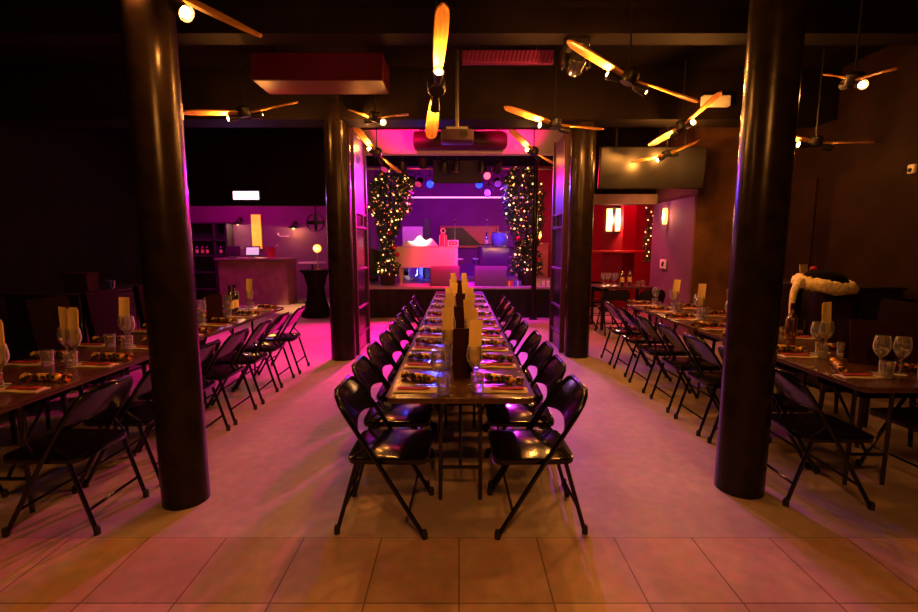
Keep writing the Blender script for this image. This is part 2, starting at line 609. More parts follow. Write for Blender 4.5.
def partition(x, y0, y1, h, label):
    t = thing('partition_frame', label, 'partition', (x, (y0 + y1) / 2, 0))
    d = (y1 - y0) / 2
    for yy in (-d + 0.03, d - 0.03):
        MB().box((0, yy, h / 2), (0.07, 0.06, h), bevel=0.006).build('post', 'frame_red', t)
    for z in (0.25, 0.62, 1.16, 1.74, 1.93, h - 0.04):
        MB().box((0, 0, z), (0.06, 2 * d - 0.12, 0.035), bevel=0.005).build('rung', 'frame_red', t)
    MB().box((0, 0, (1.95 + h - 0.06) / 2), (0.02, 2 * d - 0.12, h - 0.06 - 1.95)).build('upper_panel', 'purple_panel', t, label='purple upper panel')
    m = MB()
    m.box((0, 0, 0.96), (0.012, 2 * d - 0.12, 1.90))  # black sheet put in for the dark beyond the open frame
    m.build('dark_fill_sheet', 'black_paint', t, label='added black sheet for the dark in the lower openings')
    MB().box((0, d * 0.3, 1.835), (0.05, 0.03, 0.155)).build('divider', 'frame_red', t)
    return t


partition(-1.40, 6.32, 7.15, 3.0, 'tall dark open frame with purple upper panel behind the left inner column')
partition(1.44, 6.46, 7.25, 3.0, 'tall dark open frame with purple upper panel behind the right inner column')

# ------------------------------------------------------------------ stage
st = thing('stage', 'low black fronted stage platform under the instruments', 'stage', (0.05, 9.62, 0))
MB().box((0, 1.78, 0.62), (4.7, 3.56, 0.05), bevel=0.008).build('deck', 'deck', st)
m = MB()
n = 60
m.grid(lambda u, v: (-2.33 + 4.66 * u, 0.03 + 0.012 * math.sin(u * n * 2.1), 0.595 * v), 180, 1, 0.008)
m.build('skirt', 'skirt', st)
MB().box((0, 1.8, 0.29), (4.5, 3.3, 0.58)).build('base', 'skirt', st)
DK = 0.645

po = thing('pole', 'thin dark pole standing in front of the right decorated tree', 'pole', (1.50, 9.43, 0))
MB().lathe([(0.05, 0.02), (0.05, 3.18)], 16).build('shaft', 'column_black', po)
MB().lathe([(0.09, 0.0), (0.09, 0.02)], 16).build('base_plate', 'column_black', po)

# ------------------------------------------------------------------ folding chairs
def make_chair():
    t = thing('folding_chair', 'x', 'chair')
    w = 0.215
    mt = 'chair_black'
    sl = lambda z: -0.002 - (z - 0.40) * 0.63 if z > 0.40 else -0.002 + (0.40 - z) * 0.59
    # back frame: inverted U, from seat hinge up and over
    pts = []
    for s in (1, -1):
        side = [(sl(0.41), s * w, 0.41), (sl(0.55), s * w, 0.55), (sl(0.65), s * (w - 0.004), 0.65), (sl(0.70), s * (w - 0.016), 0.70),
                (sl(0.737), s * (w - 0.045), 0.737), (sl(0.757), s * (w - 0.09), 0.757)]
        pts += side if s == 1 else side[::-1]
    MB().tube(pts, 0.0125, 10).build('back_frame', mt, t)
    # backrest panel, curved
    def bp(u, v):
        z = 0.555 + 0.03 * math.cos((u - 0.5) * PI) * (1 - v) + v * (0.185 + 0.012 * math.sin(u * PI))
        lim = w - 0.012 - max(0, (z - 0.66)) * 0.42
        y = (u - 0.5) * 2 * lim
        return (sl(z) - 0.020 * math.cos((u - 0.5) * PI), y, z)
    MB().grid(bp, 14, 8, 0.006).build('backrest', mt, t)
    # seat pan with rolled rim
    ply = []
    for cx, cy, a0 in ((0.195, 0.14, 0), (-0.115, 0.14, 90), (-0.115, -0.14, 180), (0.195, -0.14, 270)):
        for k in range(6):
            a = R(a0 + 90 * k / 5)
            ply.append((cx + 0.055 * math.cos(a), cy + 0.055 * math.sin(a)))
    MB().prism(ply, 0.036, (0, 0, 0.384), bevel=0.010).build('seat', mt, t)
    for s in (1, -1):
        MB().tube([(sl(0.41), s * w, 0.41), (sl(0.2), s * w, 0.2), (sl(0.02), s * w, 0.02)], 0.0125, 10).build('leg', mt, t)
        MB().tube([(-0.12, s * (w - 0.03), 0.39), (-0.17, s * (w - 0.03), 0.22), (-0.228, s * (w - 0.03), 0.02)], 0.0115, 10).build('leg', mt, t)
        MB().lathe([(0.017, 0.0), (0.017, 0.03), (0.013, 0.045)], 10, (sl(0.0) - 0.004, s * w, 0)).build('rubber_foot', 'rubber', t)
        MB().lathe([(0.016, 0.0), (0.016, 0.03), (0.012, 0.045)], 10, (-0.232, s * (w - 0.03), 0)).build('rubber_foot', 'rubber', t)
        # folding link plate beside the seat
        MB().tube([(sl(0.49), s * (w - 0.012), 0.49), (-0.13, s * (w - 0.03), 0.42), (-0.10, s * (w - 0.03), 0.395)], 0.008, 8).build('link', mt, t)
    MB().tube([(sl(0.14), w, 0.14), (sl(0.14), -w, 0.14)], 0.008, 8).build('stretcher', mt, t)
    MB().tube([(-0.196, w - 0.03, 0.13), (-0.196, -w + 0.03, 0.13)], 0.008, 8).build('stretcher', mt, t)
    return t


chair = Proto(make_chair())
ymid_left = [2.475, 2.975, 3.46, 3.93, 4.42, 4.96, 5.53, 6.12, 6.72]
ymid_right = [2.475, 2.975, 3.44, 3.91, 4.44, 4.97, 5.55, 6.12, 6.72]
for i, y in enumerate(ymid_left):
    j = random.uniform(-0.02, 0.02)
    chair.place((-0.395 + j - (0.02 if i else 0), y, 0), (0, 0, R(random.uniform(-1.5, 1.5)) if i else R(-1.5)),
                'black steel folding chair, %s from the front along the left side of the middle table' % ORD[i], 'folding chairs at the middle table')
for i, y in enumerate(ymid_right):
    j = random.uniform(-0.02, 0.02)
    chair.place((0.405 + j + (0.02 if i else 0), y, 0), (0, 0, PI + (R(random.uniform(-1.5, 1.5)) if i else R(1.5))),
                'black steel folding chair, %s from the front along the right side of the middle table' % ORD[i], 'folding chairs at the middle table')
yl = [2.48, 2.985, 3.49, 3.99, 4.50, 5.02, 5.55]
for i, y in enumerate(yl):
    chair.place((-2.105 + random.uniform(-0.012, 0.012), y, 0), (0, 0, PI + R(random.uniform(-3, 3))),
                'black steel folding chair, %s from the front on the aisle side of the left table' % ORD[i], 'folding chairs at the side tables')
yr = [2.74, 3.24, 3.76, 4.28, 4.85, 5.43, 5.97]
for i, y in enumerate(yr):
    chair.place((2.125 + random.uniform(-0.012, 0.012), y, 0), (0, 0, R(random.uniform(-3, 3))),
                'black steel folding chair, %s from the front on the aisle side of the right table' % ORD[i], 'folding chairs at the side tables')
chair.place((2.98, 2.86, 0), (0, 0, PI + R(4)), 'black steel folding chair facing the aisle on the wall side of the right table', 'folding chairs at the side tables')
chair.place((-2.97, 2.46, 0), (0, 0, R(-4)), 'black steel folding chair facing the aisle on the wall side of the left table', 'folding chairs at the side tables')

# ------------------------------------------------------------------ trestle tables
TZ = 0.74


def make_table():
    t = thing('trestle_table', 'x', 'table')
    L_, W_ = 1.825, 0.76
    ply = []
    r = 0.05
    for cx, cy, a0 in ((W_ / 2 - r, L_ / 2 - r, 0), (-W_ / 2 + r, L_ / 2 - r, 90), (-W_ / 2 + r, -L_ / 2 + r, 180), (W_ / 2 - r, -L_ / 2 + r, 270)):
        for k in range(6):
            a = R(a0 + 90 * k / 5)
            ply.append((cx + r * math.cos(a), cy + r * math.sin(a)))
    MB().prism(ply, 0.014, (0, 0, TZ - 0.014), bevel=0.003).build('tabletop', 'table_brown', t)
    MB().prism([(x * 0.985, y * 0.994) for x, y in ply], 0.016, (0, 0, TZ - 0.030)).build('edge_rim', 'table_edge', t)
    for s in (1, -1):
        y = s * (L_ / 2 - 0.36)
        for q in (1, -1):
            MB().tube([(q * 0.115, y, TZ - 0.031), (q * 0.118, y, 0.0)], 0.0125, 10).build('leg', 'black_paint', t)
        MB().tube([(-0.115, y, 0.20), (0.115, y, 0.20)], 0.011, 8).build('crossbar', 'black_paint', t)
        MB().tube([(0.0, y, 0.20), (0.0, y - s * 0.42, TZ - 0.034)], 0.009, 8).build('brace', 'black_paint', t)
    return t


table = Proto(make_table())
for i in range(3):
    table.place((0.008, 2.27 + 0.915 + 1.83 * i, 0), (0, 0, 0), ['dark brown trestle table at the front of the middle row, nearest the camera',
                'dark brown trestle table in the middle of the centre row', 'dark brown trestle table at the stage end of the centre row'][i], 'trestle tables')
for i in range(2):
    table.place((-2.53, 2.13 + 0.915 + 1.83 * i, 0), (0, 0, 0), ['dark brown trestle table at the front of the left row', 'dark brown trestle table at the far end of the left row'][i], 'trestle tables')
    table.place((2.55, 2.44 + 0.915 + 1.83 * i, 0), (0, 0, 0), ['dark brown trestle table at the front of the right row', 'dark brown trestle table at the far end of the right row'][i], 'trestle tables')

# ------------------------------------------------------------------ tableware
def make_wine_glass():
    prof = [(0.036, 0.0), (0.036, 0.003), (0.010, 0.008), (0.005, 0.018), (0.0045, 0.085), (0.008, 0.098), (0.026, 0.115), (0.040, 0.145),
            (0.043, 0.165), (0.040, 0.195), (0.035, 0.225), (0.0335, 0.225), (0.0385, 0.195), (0.0415, 0.165), (0.0385, 0.146), (0.024, 0.118), (0.004, 0.106)]
    o = MB().lathe(prof, 20, capt=True).build('wine_glass', GLASS)
    return tag(o, 'x', 'wine glass')


def make_tumbler():
    prof = [(0.030, 0.0), (0.031, 0.002), (0.037, 0.095), (0.0352, 0.095), (0.0295, 0.014)]
    o = MB().lathe(prof, 18).build('tumbler', GLASS)
    return tag(o, 'x', 'tumbler')


def make_cracker(m):
    t = thing('christmas_cracker', 'x', 'cracker')
    MB().lathe([(0.021, -0.075), (0.0225, -0.07), (0.0225, 0.07), (0.021, 0.075)], 16, (0, 0, 0), (0, PI / 2, 0)).build('barrel', m, t)
    for s in (1, -1):
        MB().lathe([(0.021, 0), (0.011, 0.016), (0.013, 0.026), (0.021, 0.034), (0.0225, 0.062), (0.020, 0.062)], 16, (s * 0.074, 0, 0), (0, s * PI / 2, 0)).build('twisted_end', m, t)
    return t


def make_napkin():
    t = thing('napkin', 'x', 'napkin')
    m = MB()
    m.grid(lambda u, v: (-0.12 + 0.24 * u, -0.042 + 0.084 * v, 0.006 + 0.003 * math.sin(u * 7) * math.cos(v * 4) + 0.004 * math.sin(v * PI)), 14, 6, 0.006)
    m.build('folded_napkin', 'napkin', t)
    m = MB()
    m.grid(lambda u, v: (-0.10 + 0.17 * u, -0.020 + 0.040 * v, 0.0165 + 0.004 * math.sin(v * PI) + 0.002 * math.sin(u * 9)), 10, 4, 0.004)
    m.build('napkin_band', 'napkin_red', t, label='dark red strip lying along the napkin')
    return t


def make_fork():
    m = MB()
    m.box((0, 0, 0.003), (0.11, 0.007, 0.003), bevel=0.001)
    m.box((0.062, 0, 0.003), (0.018, 0.020, 0.003), bevel=0.001)
    for k in (-0.0075, -0.0025, 0.0025, 0.0075):
        m.box((0.092, k, 0.004), (0.045, 0.0028, 0.0025))
    return tag(m.build('fork', 'silver'), 'x', 'fork')


def make_knife():
    m = MB()
    m.box((-0.04, 0, 0.003), (0.09, 0.010, 0.005), bevel=0.002)
    m.prism([(0.005, -0.008), (0.10, -0.008), (0.115, 0.0), (0.108, 0.007), (0.005, 0.007)], 0.002, (0, 0, 0.002))
    return tag(m.build('table_knife', 'silver'), 'x', 'knife')


def make_card():
    t = thing('menu_card', 'x', 'menu card')
    m = MB()
    m.grid(lambda u, v: (-0.036 * (1 - 0.42 * max(0, 0.35 - v) / 0.35) + 0.072 * u * (1 - 0.42 * max(0, 0.35 - v) / 0.35) + 0.015 * max(0, 0.35 - v), 0.006 * math.sin(u * PI), 0.24 * v), 6, 8, 0.001)
    m.build('front_leaf', 'paper', t)
    m = MB()
    m.grid(lambda u, v: (-0.030 * (1 - 0.42 * max(0, 0.35 - v) / 0.35) + 0.060 * u * (1 - 0.42 * max(0, 0.35 - v) / 0.35) + 0.012 * max(0, 0.35 - v), 0.012 + 0.004 * math.sin(u * PI), 0.225 * v), 6, 8, 0.001)
    m.build('back_leaf', 'paper_back', t)
    return t


def make_board():
    t = thing('menu_stand', 'x', 'menu stand')
    for s in (1, -1):
        MB().box((0, s * 0.035, 0.138), (0.11, 0.006, 0.28), (s * 0.24, 0, 0), bevel=0.002).build('panel', 'maroon_board', t)
    MB().tube([(-0.05, 0, 0.272), (0.05, 0, 0.272)], 0.006, 8).build('spine', 'maroon_board', t)
    return t


def make_bottle(label, m, cat='bottle', paper=True):
    t = thing('wine_bottle', label, cat)
    MB().lathe([(0.036, 0), (0.038, 0.006), (0.038, 0.19), (0.030, 0.215), (0.0145, 0.24), (0.0135, 0.30), (0.0155, 0.302), (0.0155, 0.312), (0.012, 0.314)], 20).build('bottle_body', m, t)
    if paper:
        MB().lathe([(0.0386, 0.06), (0.0386, 0.15)], 20, capb=False, capt=False).build('bottle_label', 'paper', t, label='cream paper label')
    MB().lathe([(0.0162, 0.27), (0.0162, 0.316), (0.012, 0.318)], 16).build('capsule', 'maroon_board', t)
    return t


wine = Proto(make_wine_glass())
tumb = Proto(make_tumbler())
crk = [Proto(make_cracker('cracker_gold')), Proto(make_cracker('cracker_dark'))]
nap = Proto(make_napkin())
frk = Proto(make_fork())
knf = Proto(make_knife())
card = Proto(make_card())
board = Proto(make_board())


def setting(x_edge, d, y, where, cutlery=True, with_card=False, ck=0, group='', ca=None, dx=0.0, gy=0.0):
    """one place: x_edge is the table edge in front of the chair, d = +1 when the table lies towards +x"""
    rn = random.uniform
    rz = 0 if d > 0 else PI
    nx = x_edge + d * 0.15
    nap.place((nx, y - 0.10, TZ), (0, 0, rz + R(rn(-3, 3))), 'cream folded napkin with dark red strip, %s' % where, 'napkins on the ' + group)
    if cutlery:
        frk.place((nx + d * 0.085, y - 0.118, TZ + 0.025), (0, 0, rz + R(rn(-4, 4))), 'silver fork lying on napkin, %s' % where, 'forks on the ' + group)
        knf.place((nx + d * 0.075, y - 0.088, TZ + 0.025), (0, 0, rz + R(rn(-4, 4))), 'silver table knife lying on napkin, %s' % where, 'knives on the ' + group)
    a = ca if ca is not None else (R(rn(-30, -12)) if d > 0 else R(rn(-30, -12)))
    crk[ck].place((x_edge + d * 0.165, y + 0.07 + rn(-0.01, 0.01), TZ + 0.0235), (0, 0, a), '%s christmas cracker, %s' % (['gold and red', 'dark black and gold'][ck], where), 'crackers on the ' + group)
    tumb.place((x_edge + d * 0.29, y - 0.115 + gy * 0.4 + rn(-0.015, 0.015), TZ + 0.0005), (0, 0, 0), 'clear glass tumbler, %s' % where, 'tumblers on the ' + group)
    wx, wy = x_edge + d * (0.335 + dx), y - 0.02 + gy + rn(-0.01, 0.01)
    wine.place((wx, wy, TZ + 0.0005), (0, 0, 0), 'clear stemmed wine glass, %s' % where, 'wine glasses on the ' + group)
    if with_card:
        card.place((wx, wy - 0.004, TZ + 0.122), (R(rn(-5, 3)), R(rn(-7, 7)), R(rn(-22, 22))), 'tall cream menu card in wine glass, %s' % where, 'menu cards on the ' + group)


side = ['left', 'right']
for i, y in enumerate(ymid_left):
    setting(-0.372, 1, y + 0.02, '%s place from front, left side of middle table' % ORD[i], True, i >= 1, 0 if i in (0, 1, 3) else 1, 'middle table', R(-32) if i == 0 else None, -0.07 if i == 0 else -0.03, -0.11 if i == 0 else 0.0)
for i, y in enumerate(ymid_right):
    setting(0.388, -1, y + 0.02, '%s place from front, right side of middle table' % ORD[i], True, True, 0 if i in (0, 2, 5) else 1, 'middle table', None, -0.03)
for i, y in enumerate(yl):
    setting(-2.15, -1, y + 0.02, '%s place from front, aisle side of left table' % ORD[i], i < 3, i in (0, 1, 6), 0, 'left table', R(-4 - 3 * i))
for i, y in enumerate((2.52, 3.05, 3.6, 4.2, 4.8, 5.4)):
    setting(-2.91, 1, y, '%s place from front, wall side of left table' % ORD[i], False, i in (1, 2), 0, 'left table', R(6))
for i, y in enumerate(yr):
    setting(2.17, 1, y + 0.02, '%s place from front, aisle side of right table' % ORD[i], i < 2, i in (3, 4, 5), 0 if i < 3 else 1, 'right table', R(60) if i == 0 else None)
for i, y in enumerate((2.72, 3.3, 3.9, 4.5, 5.1, 5.7)):
    setting(2.93, -1, y, '%s place from front, wall side of right table' % ORD[i], False, i == 1, 1, 'right table', None)
for i, (x, y) in enumerate(((0.02, 2.70), (0.0, 3.69), (0.02, 4.70), (0.0, 5.82), (0.01, 6.42))):
    board.place((x, y, TZ), (0, 0, R(4 - 2 * i)), 'dark maroon folded menu stand, %s from the front along the middle table centre' % ORD[i], 'menu stands on the middle table')
board.place((2.66, 2.99, TZ), (0, 0, R(-28)), 'wide dark maroon menu stand near the front of the right table', 'menu stands on the side tables', (2.1, 1, 1))
board.place((-2.46, 4.70, TZ), (0, 0, R(30)), 'wide dark maroon menu stand half way along the left table', 'menu stands on the side tables', (1.3, 1, 0.95))
b1 = Proto(make_bottle('x', BOTTLE))
b1.place((-2.53, 5.17, TZ), (0, 0, 0), 'dark wine bottle on the left table, nearer of two side by side')
b1.place((-2.53, 5.28, TZ), (0, 0, 0), 'dark wine bottle on the left table, further of two side by side')
ab = Proto(make_bottle('x', AMBER, paper=False))
ab.place((2.56, 3.58, TZ), (0, 0, 0), 'amber bottle on the right table below the fur trimmed hat')

# ------------------------------------------------------------------ high backed chairs and sideboards along the walls
def make_high_chair():
    t = thing('dining_chair', 'x', 'chair')
    MB().box((0, 0, 0.43), (0.46, 0.44, 0.10), bevel=0.03, segs=2).build('seat', 'maroon_fabric', t)
    MB().box((-0.235, 0, 0.74), (0.07, 0.44, 0.66), (0, R(-7), 0), bevel=0.025, segs=2).build('backrest', 'maroon_fabric', t)
    for a in (1, -1):
        for b in (1, -1):
            MB().tube([(a * 0.19, b * 0.18, 0.385), (a * 0.205, b * 0.19, 0.0)], [0.02, 0.014], 8).build('leg', 'black_paint', t)
    return t


hc = Proto(make_high_chair())
for i, y in enumerate((3.25, 3.9, 4.5, 5.2)):
    hc.place((-3.17, y, 0), (0, 0, R(3)), 'maroon high backed chair, %s from the front on the wall side of the left table' % ORD[i], 'high backed chairs')
for i, y in enumerate((3.55, 4.25, 4.95, 5.6)):
    hc.place((3.17, y, 0), (0, 0, PI + R(2)), 'maroon high backed chair, %s from front, wall side of the right table%s' % (ORD[i], ' under the hat' if i == 1 else ''), 'high backed chairs')


def sideboard(x0, x1, y0, y1, h, label):
    t = thing('sideboard', label, 'sideboard', ((x0 + x1) / 2, (y0 + y1) / 2, 0))
    w, d = x1 - x0, y1 - y0
    MB().box((0, 0, h / 2), (w - 0.04, d - 0.04, h - 0.06), bevel=0.005).build('body', 'black_paint', t)
    MB().box((0, 0, h - 0.015), (w, d, 0.03), bevel=0.006).build('top', 'sideboard_top', t)
    s = -1 if x0 > 0 else 1
    for k in (-1, 0, 1):
        dr = MB().box((s * (w / 2 - 0.01), k * (d - 0.06) / 3, h / 2), (0.02, (d - 0.06) / 3 - 0.02, h - 0.16), bevel=0.004).build('door', 'black_paint', t)
        MB().tube([(s * (w / 2 + 0.012), k * (d - 0.06) / 3 + 0.1, h * 0.55), (s * (w / 2 + 0.012), k * (d - 0.06) / 3 + 0.1, h * 0.65)], 0.006, 8).build('handle', 'brass', dr)
    return t


sideboard(-4.65, -3.85, 4.75, 6.0, 1.0, 'dark sideboard standing behind the left table')
sideboard(3.72, 4.45, 4.65, 5.95, 1.08, 'dark sideboard standing against the right brown wall')
t = thing('menu_box', 'small maroon box standing on the dark left sideboard', 'box', (-4.10, 5.1, 1.0))
MB().box((0, 0, 0.09), (0.26, 0.16, 0.18), bevel=0.006).build('body', 'maroon_board', t)
MB().box((0, 0, 0.19), (0.27, 0.17, 0.02), bevel=0.004).build('lid', 'maroon_board', t)
tag(MB().lathe([(0.036, 0), (0.05, 0.10), (0.048, 0.10), (0.034, 0.012)], 16, (-3.93, 5.3, 1.0005)).build('glass_tumbler', BLUEGLASS), 'blue glinting tumbler on the dark left sideboard', 'tumbler')
t = thing('picture_card', 'cream picture card leaning behind a red rose on the right sideboard', 'picture', (3.93, 5.34, 1.081), (0, 0, R(30)))
MB().box((0, 0.02, 0.10), (0.17, 0.008, 0.20), (R(-8), 0, 0)).build('card', 'picture_card', t)
MB().box((0, 0.055, 0.07), (0.03, 0.006, 0.15), (R(18), 0, 0)).build('easel_back', 'paper_back', t)
t = thing('rose_vase', 'small vase holding a red rose on the right sideboard', 'vase', (3.84, 5.12, 1.081))
MB().lathe([(0.03, 0), (0.036, 0.03), (0.018, 0.07), (0.022, 0.09), (0.02, 0.09), (0.015, 0.07)], 16).build('vase', GLASS, t)
MB().tube([(0, 0, 0.01), (0.005, 0, 0.13)], 0.004, 6).build('stem', 'stem_green', t)
m = MB()
for k in range(9):
    a = k * 2.4
    m.sphere((0.005 + 0.016 * math.cos(a), 0.016 * math.sin(a), 0.15 + 0.003 * k), 0.02, 8, 6, (1, 1, 0.9))
m.build('rose', 'rose_red', t)

# fur trimmed hat on the top of a high back
t = thing('fur_trimmed_hat', 'black hat with thick cream fur trim resting on a high chair back', 'hat', (3.29, 4.25, 1.09), (R(9), R(5), R(6)))
m = MB()
b = bmesh.new()
nu, nv = 44, 14
vs = []
for i in range(nu):
    a = 2 * PI * i / nu
    ring = []
    for j in range(nv):
        q = 2 * PI * j / nv
        rr = 0.056 + random.uniform(-0.011, 0.011)
        ring.append(m.bm.verts.new(((0.21 + rr * math.cos(q)) * math.cos(a), (0.16 + rr * math.cos(q)) * math.sin(a), 0.06 + rr * math.sin(q))))
    vs.append(ring)
for i in range(nu):
    for j in range(nv):
        m.bm.faces.new((vs[i][j], vs[(i + 1) % nu][j], vs[(i + 1) % nu][(j + 1) % nv], vs[i][(j + 1) % nv]))
m.build('fur_brim', 'fur', t)
MB().lathe([(0.185, 0.05), (0.17, 0.12), (0.13, 0.16), (0.05, 0.178), (0.01, 0.18)], 24).build('crown', 'hat_black', t)
pts = [(-0.20, 0.0, 0.09), (-0.29, -0.04, 0.07), (-0.335, -0.07, -0.02), (-0.325, -0.08, -0.14), (-0.305, -0.08, -0.25)]
MB().tube(pts, [0.03, 0.034, 0.028, 0.022, 0.014], 10).build('fur_tail', 'fur', t)

# ------------------------------------------------------------------ propeller pendant lamps
def make_propeller():
    t = thing('propeller_lamp', 'x', 'lamp')
    dh = 0.10
    for s in (1, -1):
        def fn(u, v, s=s):
            r = 0.05 + 0.55 * u
            w = 0.05 + 0.055 * math.sin(min(1, u * 1.15) * PI * 0.62)
            if u > 0.86:
                w *= math.sqrt(max(0.02, 1 - ((u - 0.86) / 0.145) ** 2))
            tw = R(26 - 20 * u)
            c = (v - 0.5) * w
            z = c * math.sin(tw) * s + r * math.tan(dh) + 0.006 * (1 - (2 * v - 1) ** 2)
            return (s * r, c * math.cos(tw), z)
        MB().grid(fn, 22, 6, 0.014).build('blade', 'blade_wood', t)
    MB().lathe([(0.055, -0.05), (0.07, -0.03), (0.07, 0.04), (0.05, 0.06)], 24).build('hub', 'dark_metal', t)
    for s in (1, -1):
        cup = MB().lathe([(0.02, 0.06), (0.026, 0.07), (0.040, 0.175), (0.037, 0.175), (0.024, 0.085)], 18, (0, 0, -0.045), (0, s * PI / 2, 0)).build('lamp_cup', 'dark_metal', t)
        MB().sphere((s * 0.158, 0, -0.045), 0.026, 14, 10).build('bulb', 'pendant_bulb', cup)
        light('pendant_light', 'POINT', (s * 0.20, 0, -0.055), PENDANT_W, PENDANT_C, radius=0.03, parent=t)
    return t


PROPS = [
    ('bright vertical looking wooden propeller lamp at top centre, above the projector', -0.17, 3.724, 2.679, -1.431, 0.539),
    ('level wooden propeller lamp beside the top of the front left column', -2.33, 5.333, 2.924, -2.621, -0.223),
    ('large wooden propeller lamp cut by the top left edge of the picture', -1.396, 2.415, 2.714, -0.316, -0.586),
    ('steep wooden propeller lamp hanging in front of the left decorated tree', -1.189, 7.052, 2.82, -2.075, 0.441),
    ('small starry wooden propeller lamp above the left inner column', -0.966, 6.174 - 0.5, 2.96, 2.341, 0.225),
    ('wooden propeller lamp with a curved left blade between centre and front right column', 1.416, 4.129, 2.878, -3.254, 0.446),
    ('brightest wooden propeller lamp left of the front right column', 2.613, 5.943 - 0.2, 2.88, -1.316, 0.272),
    ('wooden propeller lamp hanging over the middle table right of the projector', 1.039, 5.324, 2.803, -2.861, 0.123),
    ('dark bladed propeller lamp in front of the right decorated tree', 1.113, 7.237, 2.873, -2.345, 0.282),
    ('small pale propeller lamp high at the far right of the front right column', 3.403, 4.271, 2.914, 1.298, 0.287),
    ('thin propeller lamp low beside the right edge of the front right column', 3.98, 5.45, 2.64, 3.026, 0.121),
    ('thin propeller lamp in front of the hanging black screen', 2.79, 6.54, 2.706, -3.042, -0.311),
    ('added unseen wooden propeller lamp behind the camera', 0.15, -0.25, 2.85, 0.3, 0.1),  # added to light the front floor and the menu card faces
]
prop = Proto(make_propeller())
LAMPS = []
DIM = {1: 0.6, 2: 0.4, 3: 0.22, 4: 0.5, 8: 0.12, 9: 0.12, 10: 0.10, 11: 0.6, 12: 2.3}
for i, (lab, x, y, z, yaw, tilt) in enumerate(PROPS):
    o = prop.place((x, y, z), (0, 0, 0), lab, 'propeller lamps', (0.83, 0.83, 0.83) if i == 11 else None)
    # yaw about z, then tilt of the span (matches X*cos(t)-Z*sin(t))
    o.rotation_euler = (Matrix.Rotation(yaw, 3, 'Z') @ Matrix.Rotation(-tilt, 3, 'Y')).to_euler()
    for c in o.children:
        if c.type == 'LIGHT':
            if i:
                c.data = c.data.copy()
            c.data.energy = PENDANT_W * DIM.get(i, 1.0)
    LAMPS.append((o, x, y, z))
for o, x, y, z in LAMPS:
    ro = MB().tube([(x, y, z + 0.03), (x, y, CEIL)], 0.008, 8).build('hanging_rod', 'dark_metal')
    mw = Matrix.LocRotScale(Vector((x, y, z)), o.rotation_euler, o.scale)
    ro.parent = o
    ro.matrix_parent_inverse = mw.inverted()

# ------------------------------------------------------------------ things on the ceiling
t = thing('projector', 'white ceiling projector on a pole above the middle table', 'projector', (-0.02, 5.5, 2.70))
MB().box((0, 0, 0), (0.36, 0.30, 0.12), bevel=0.02, segs=2).build('body', 'monitor_grey', t)
MB().tube([(0.08, -0.145, 0), (0.08, -0.165, 0)], 0.04, 16).build('lens', 'screen_black', t)
MB().box((0, 0, 0.08), (0.24, 0.2, 0.03), bevel=0.004).build('bracket', 'steel', t)
MB().tube([(0, 0, 0.09), (0, 0, CEIL - 2.70)], 0.02, 12).build('pole', 'steel', t)
m = MB()
for k in range(4):
    m.tube([(-0.1 + 0.08 * k, 0.02, 0.10), (-0.12 + 0.05 * k, 0.0, 0.13), (-0.02, 0.01, 0.17)], 0.005, 6)
m.build('cables', 'rubber', t)
t = thing('air_duct', 'long boxy air duct with painted red light under the ceiling at left', 'duct', (-1.42, 5.2, 3.27))
MB().box((0, 0, 0), (1.32, 0.45, 0.27), bevel=0.01).build('duct_body', 'red_lit_duct', t)
for k in (-0.5, 0.5):
    MB().box((k, 0, 0.24), (0.03, 0.03, 0.22)).build('hanger', 'dark_metal', t)
t = thing('heater_grille', 'slatted ventilation grille with painted pink light under the ceiling beam near the centre', 'grille', (0.49, 5.0, 3.375))
MB().box((0, 0.04, 0), (0.92, 0.06, 0.13), bevel=0.006).build('casing', 'pink_lit_grille', t)
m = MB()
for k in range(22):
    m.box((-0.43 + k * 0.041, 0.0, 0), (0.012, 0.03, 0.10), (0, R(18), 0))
m.build('slats', 'pink_lit_grille', t)
for k in (-0.3, 0.3):
    MB().box((k, 0.04, 0.155), (0.02, 0.02, 0.19)).build('hanger', 'dark_metal', t)
t = thing('hanging_screen', 'wide black flat screen hung in front of the right opening', 'screen', (2.78, 7.0, 2.60))
MB().box((0, 0, 0), (1.52, 0.07, 0.58), (R(6), 0, 0), bevel=0.01).build('screen', 'screen_black', t)
MB().box((0, 0.06, 0), (1.2, 0.06, 0.4), (R(6), 0, 0), bevel=0.01).build('back_box', 'dark_metal', t)
for k in (-0.5, 0.5):
    MB().tube([(k, 0.07, 0.15), (k, 0.07, CEIL - 2.60)], 0.015, 8).build('hanger', 'dark_metal', t)
t = thing('emergency_light', 'small pale emergency light box on the ceiling beam at right', 'emergency light', (3.10, 5.96, 3.22))
MB().box((0, 0, 0), (0.34, 0.07, 0.13), bevel=0.012).build('case', 'white_plastic', t)
MB().box((0, -0.038, -0.01), (0.28, 0.008, 0.07), bevel=0.003).build('diffuser', 'white_plastic', t)
t = thing('wall_sensor', 'small cream sensor box high on the right brown wall', 'sensor', (4.59, 4.9, 2.26))
MB().box((0, 0, 0), (0.06, 0.08, 0.09), bevel=0.01).build('case', 'white_plastic', t)
MB().sphere((-0.03, 0, -0.01), 0.022, 10, 8).build('eye', 'screen_black', t)
for nm, x, y, z, aim in (('black moving head spotlight hung from the ceiling beam right of the grille', 1.10, 4.70, 3.40, -20), ):
    t = thing('ceiling_spotlight', nm, 'spotlight', (x, y, z))
    MB().box((0, 0, -0.04), (0.22, 0.2, 0.08), bevel=0.015).build('base', 'black_paint', t)
    for s in (1, -1):
        MB().box((s * 0.12, 0, -0.15), (0.03, 0.1, 0.2), bevel=0.008).build('yoke_arm', 'black_paint', t)
    MB().lathe([(0.06, -0.12), (0.085, -0.08), (0.085, 0.08), (0.07, 0.10)], 20, (0, -0.03, -0.21), (R(70), 0, 0)).build('head', 'black_paint', t)
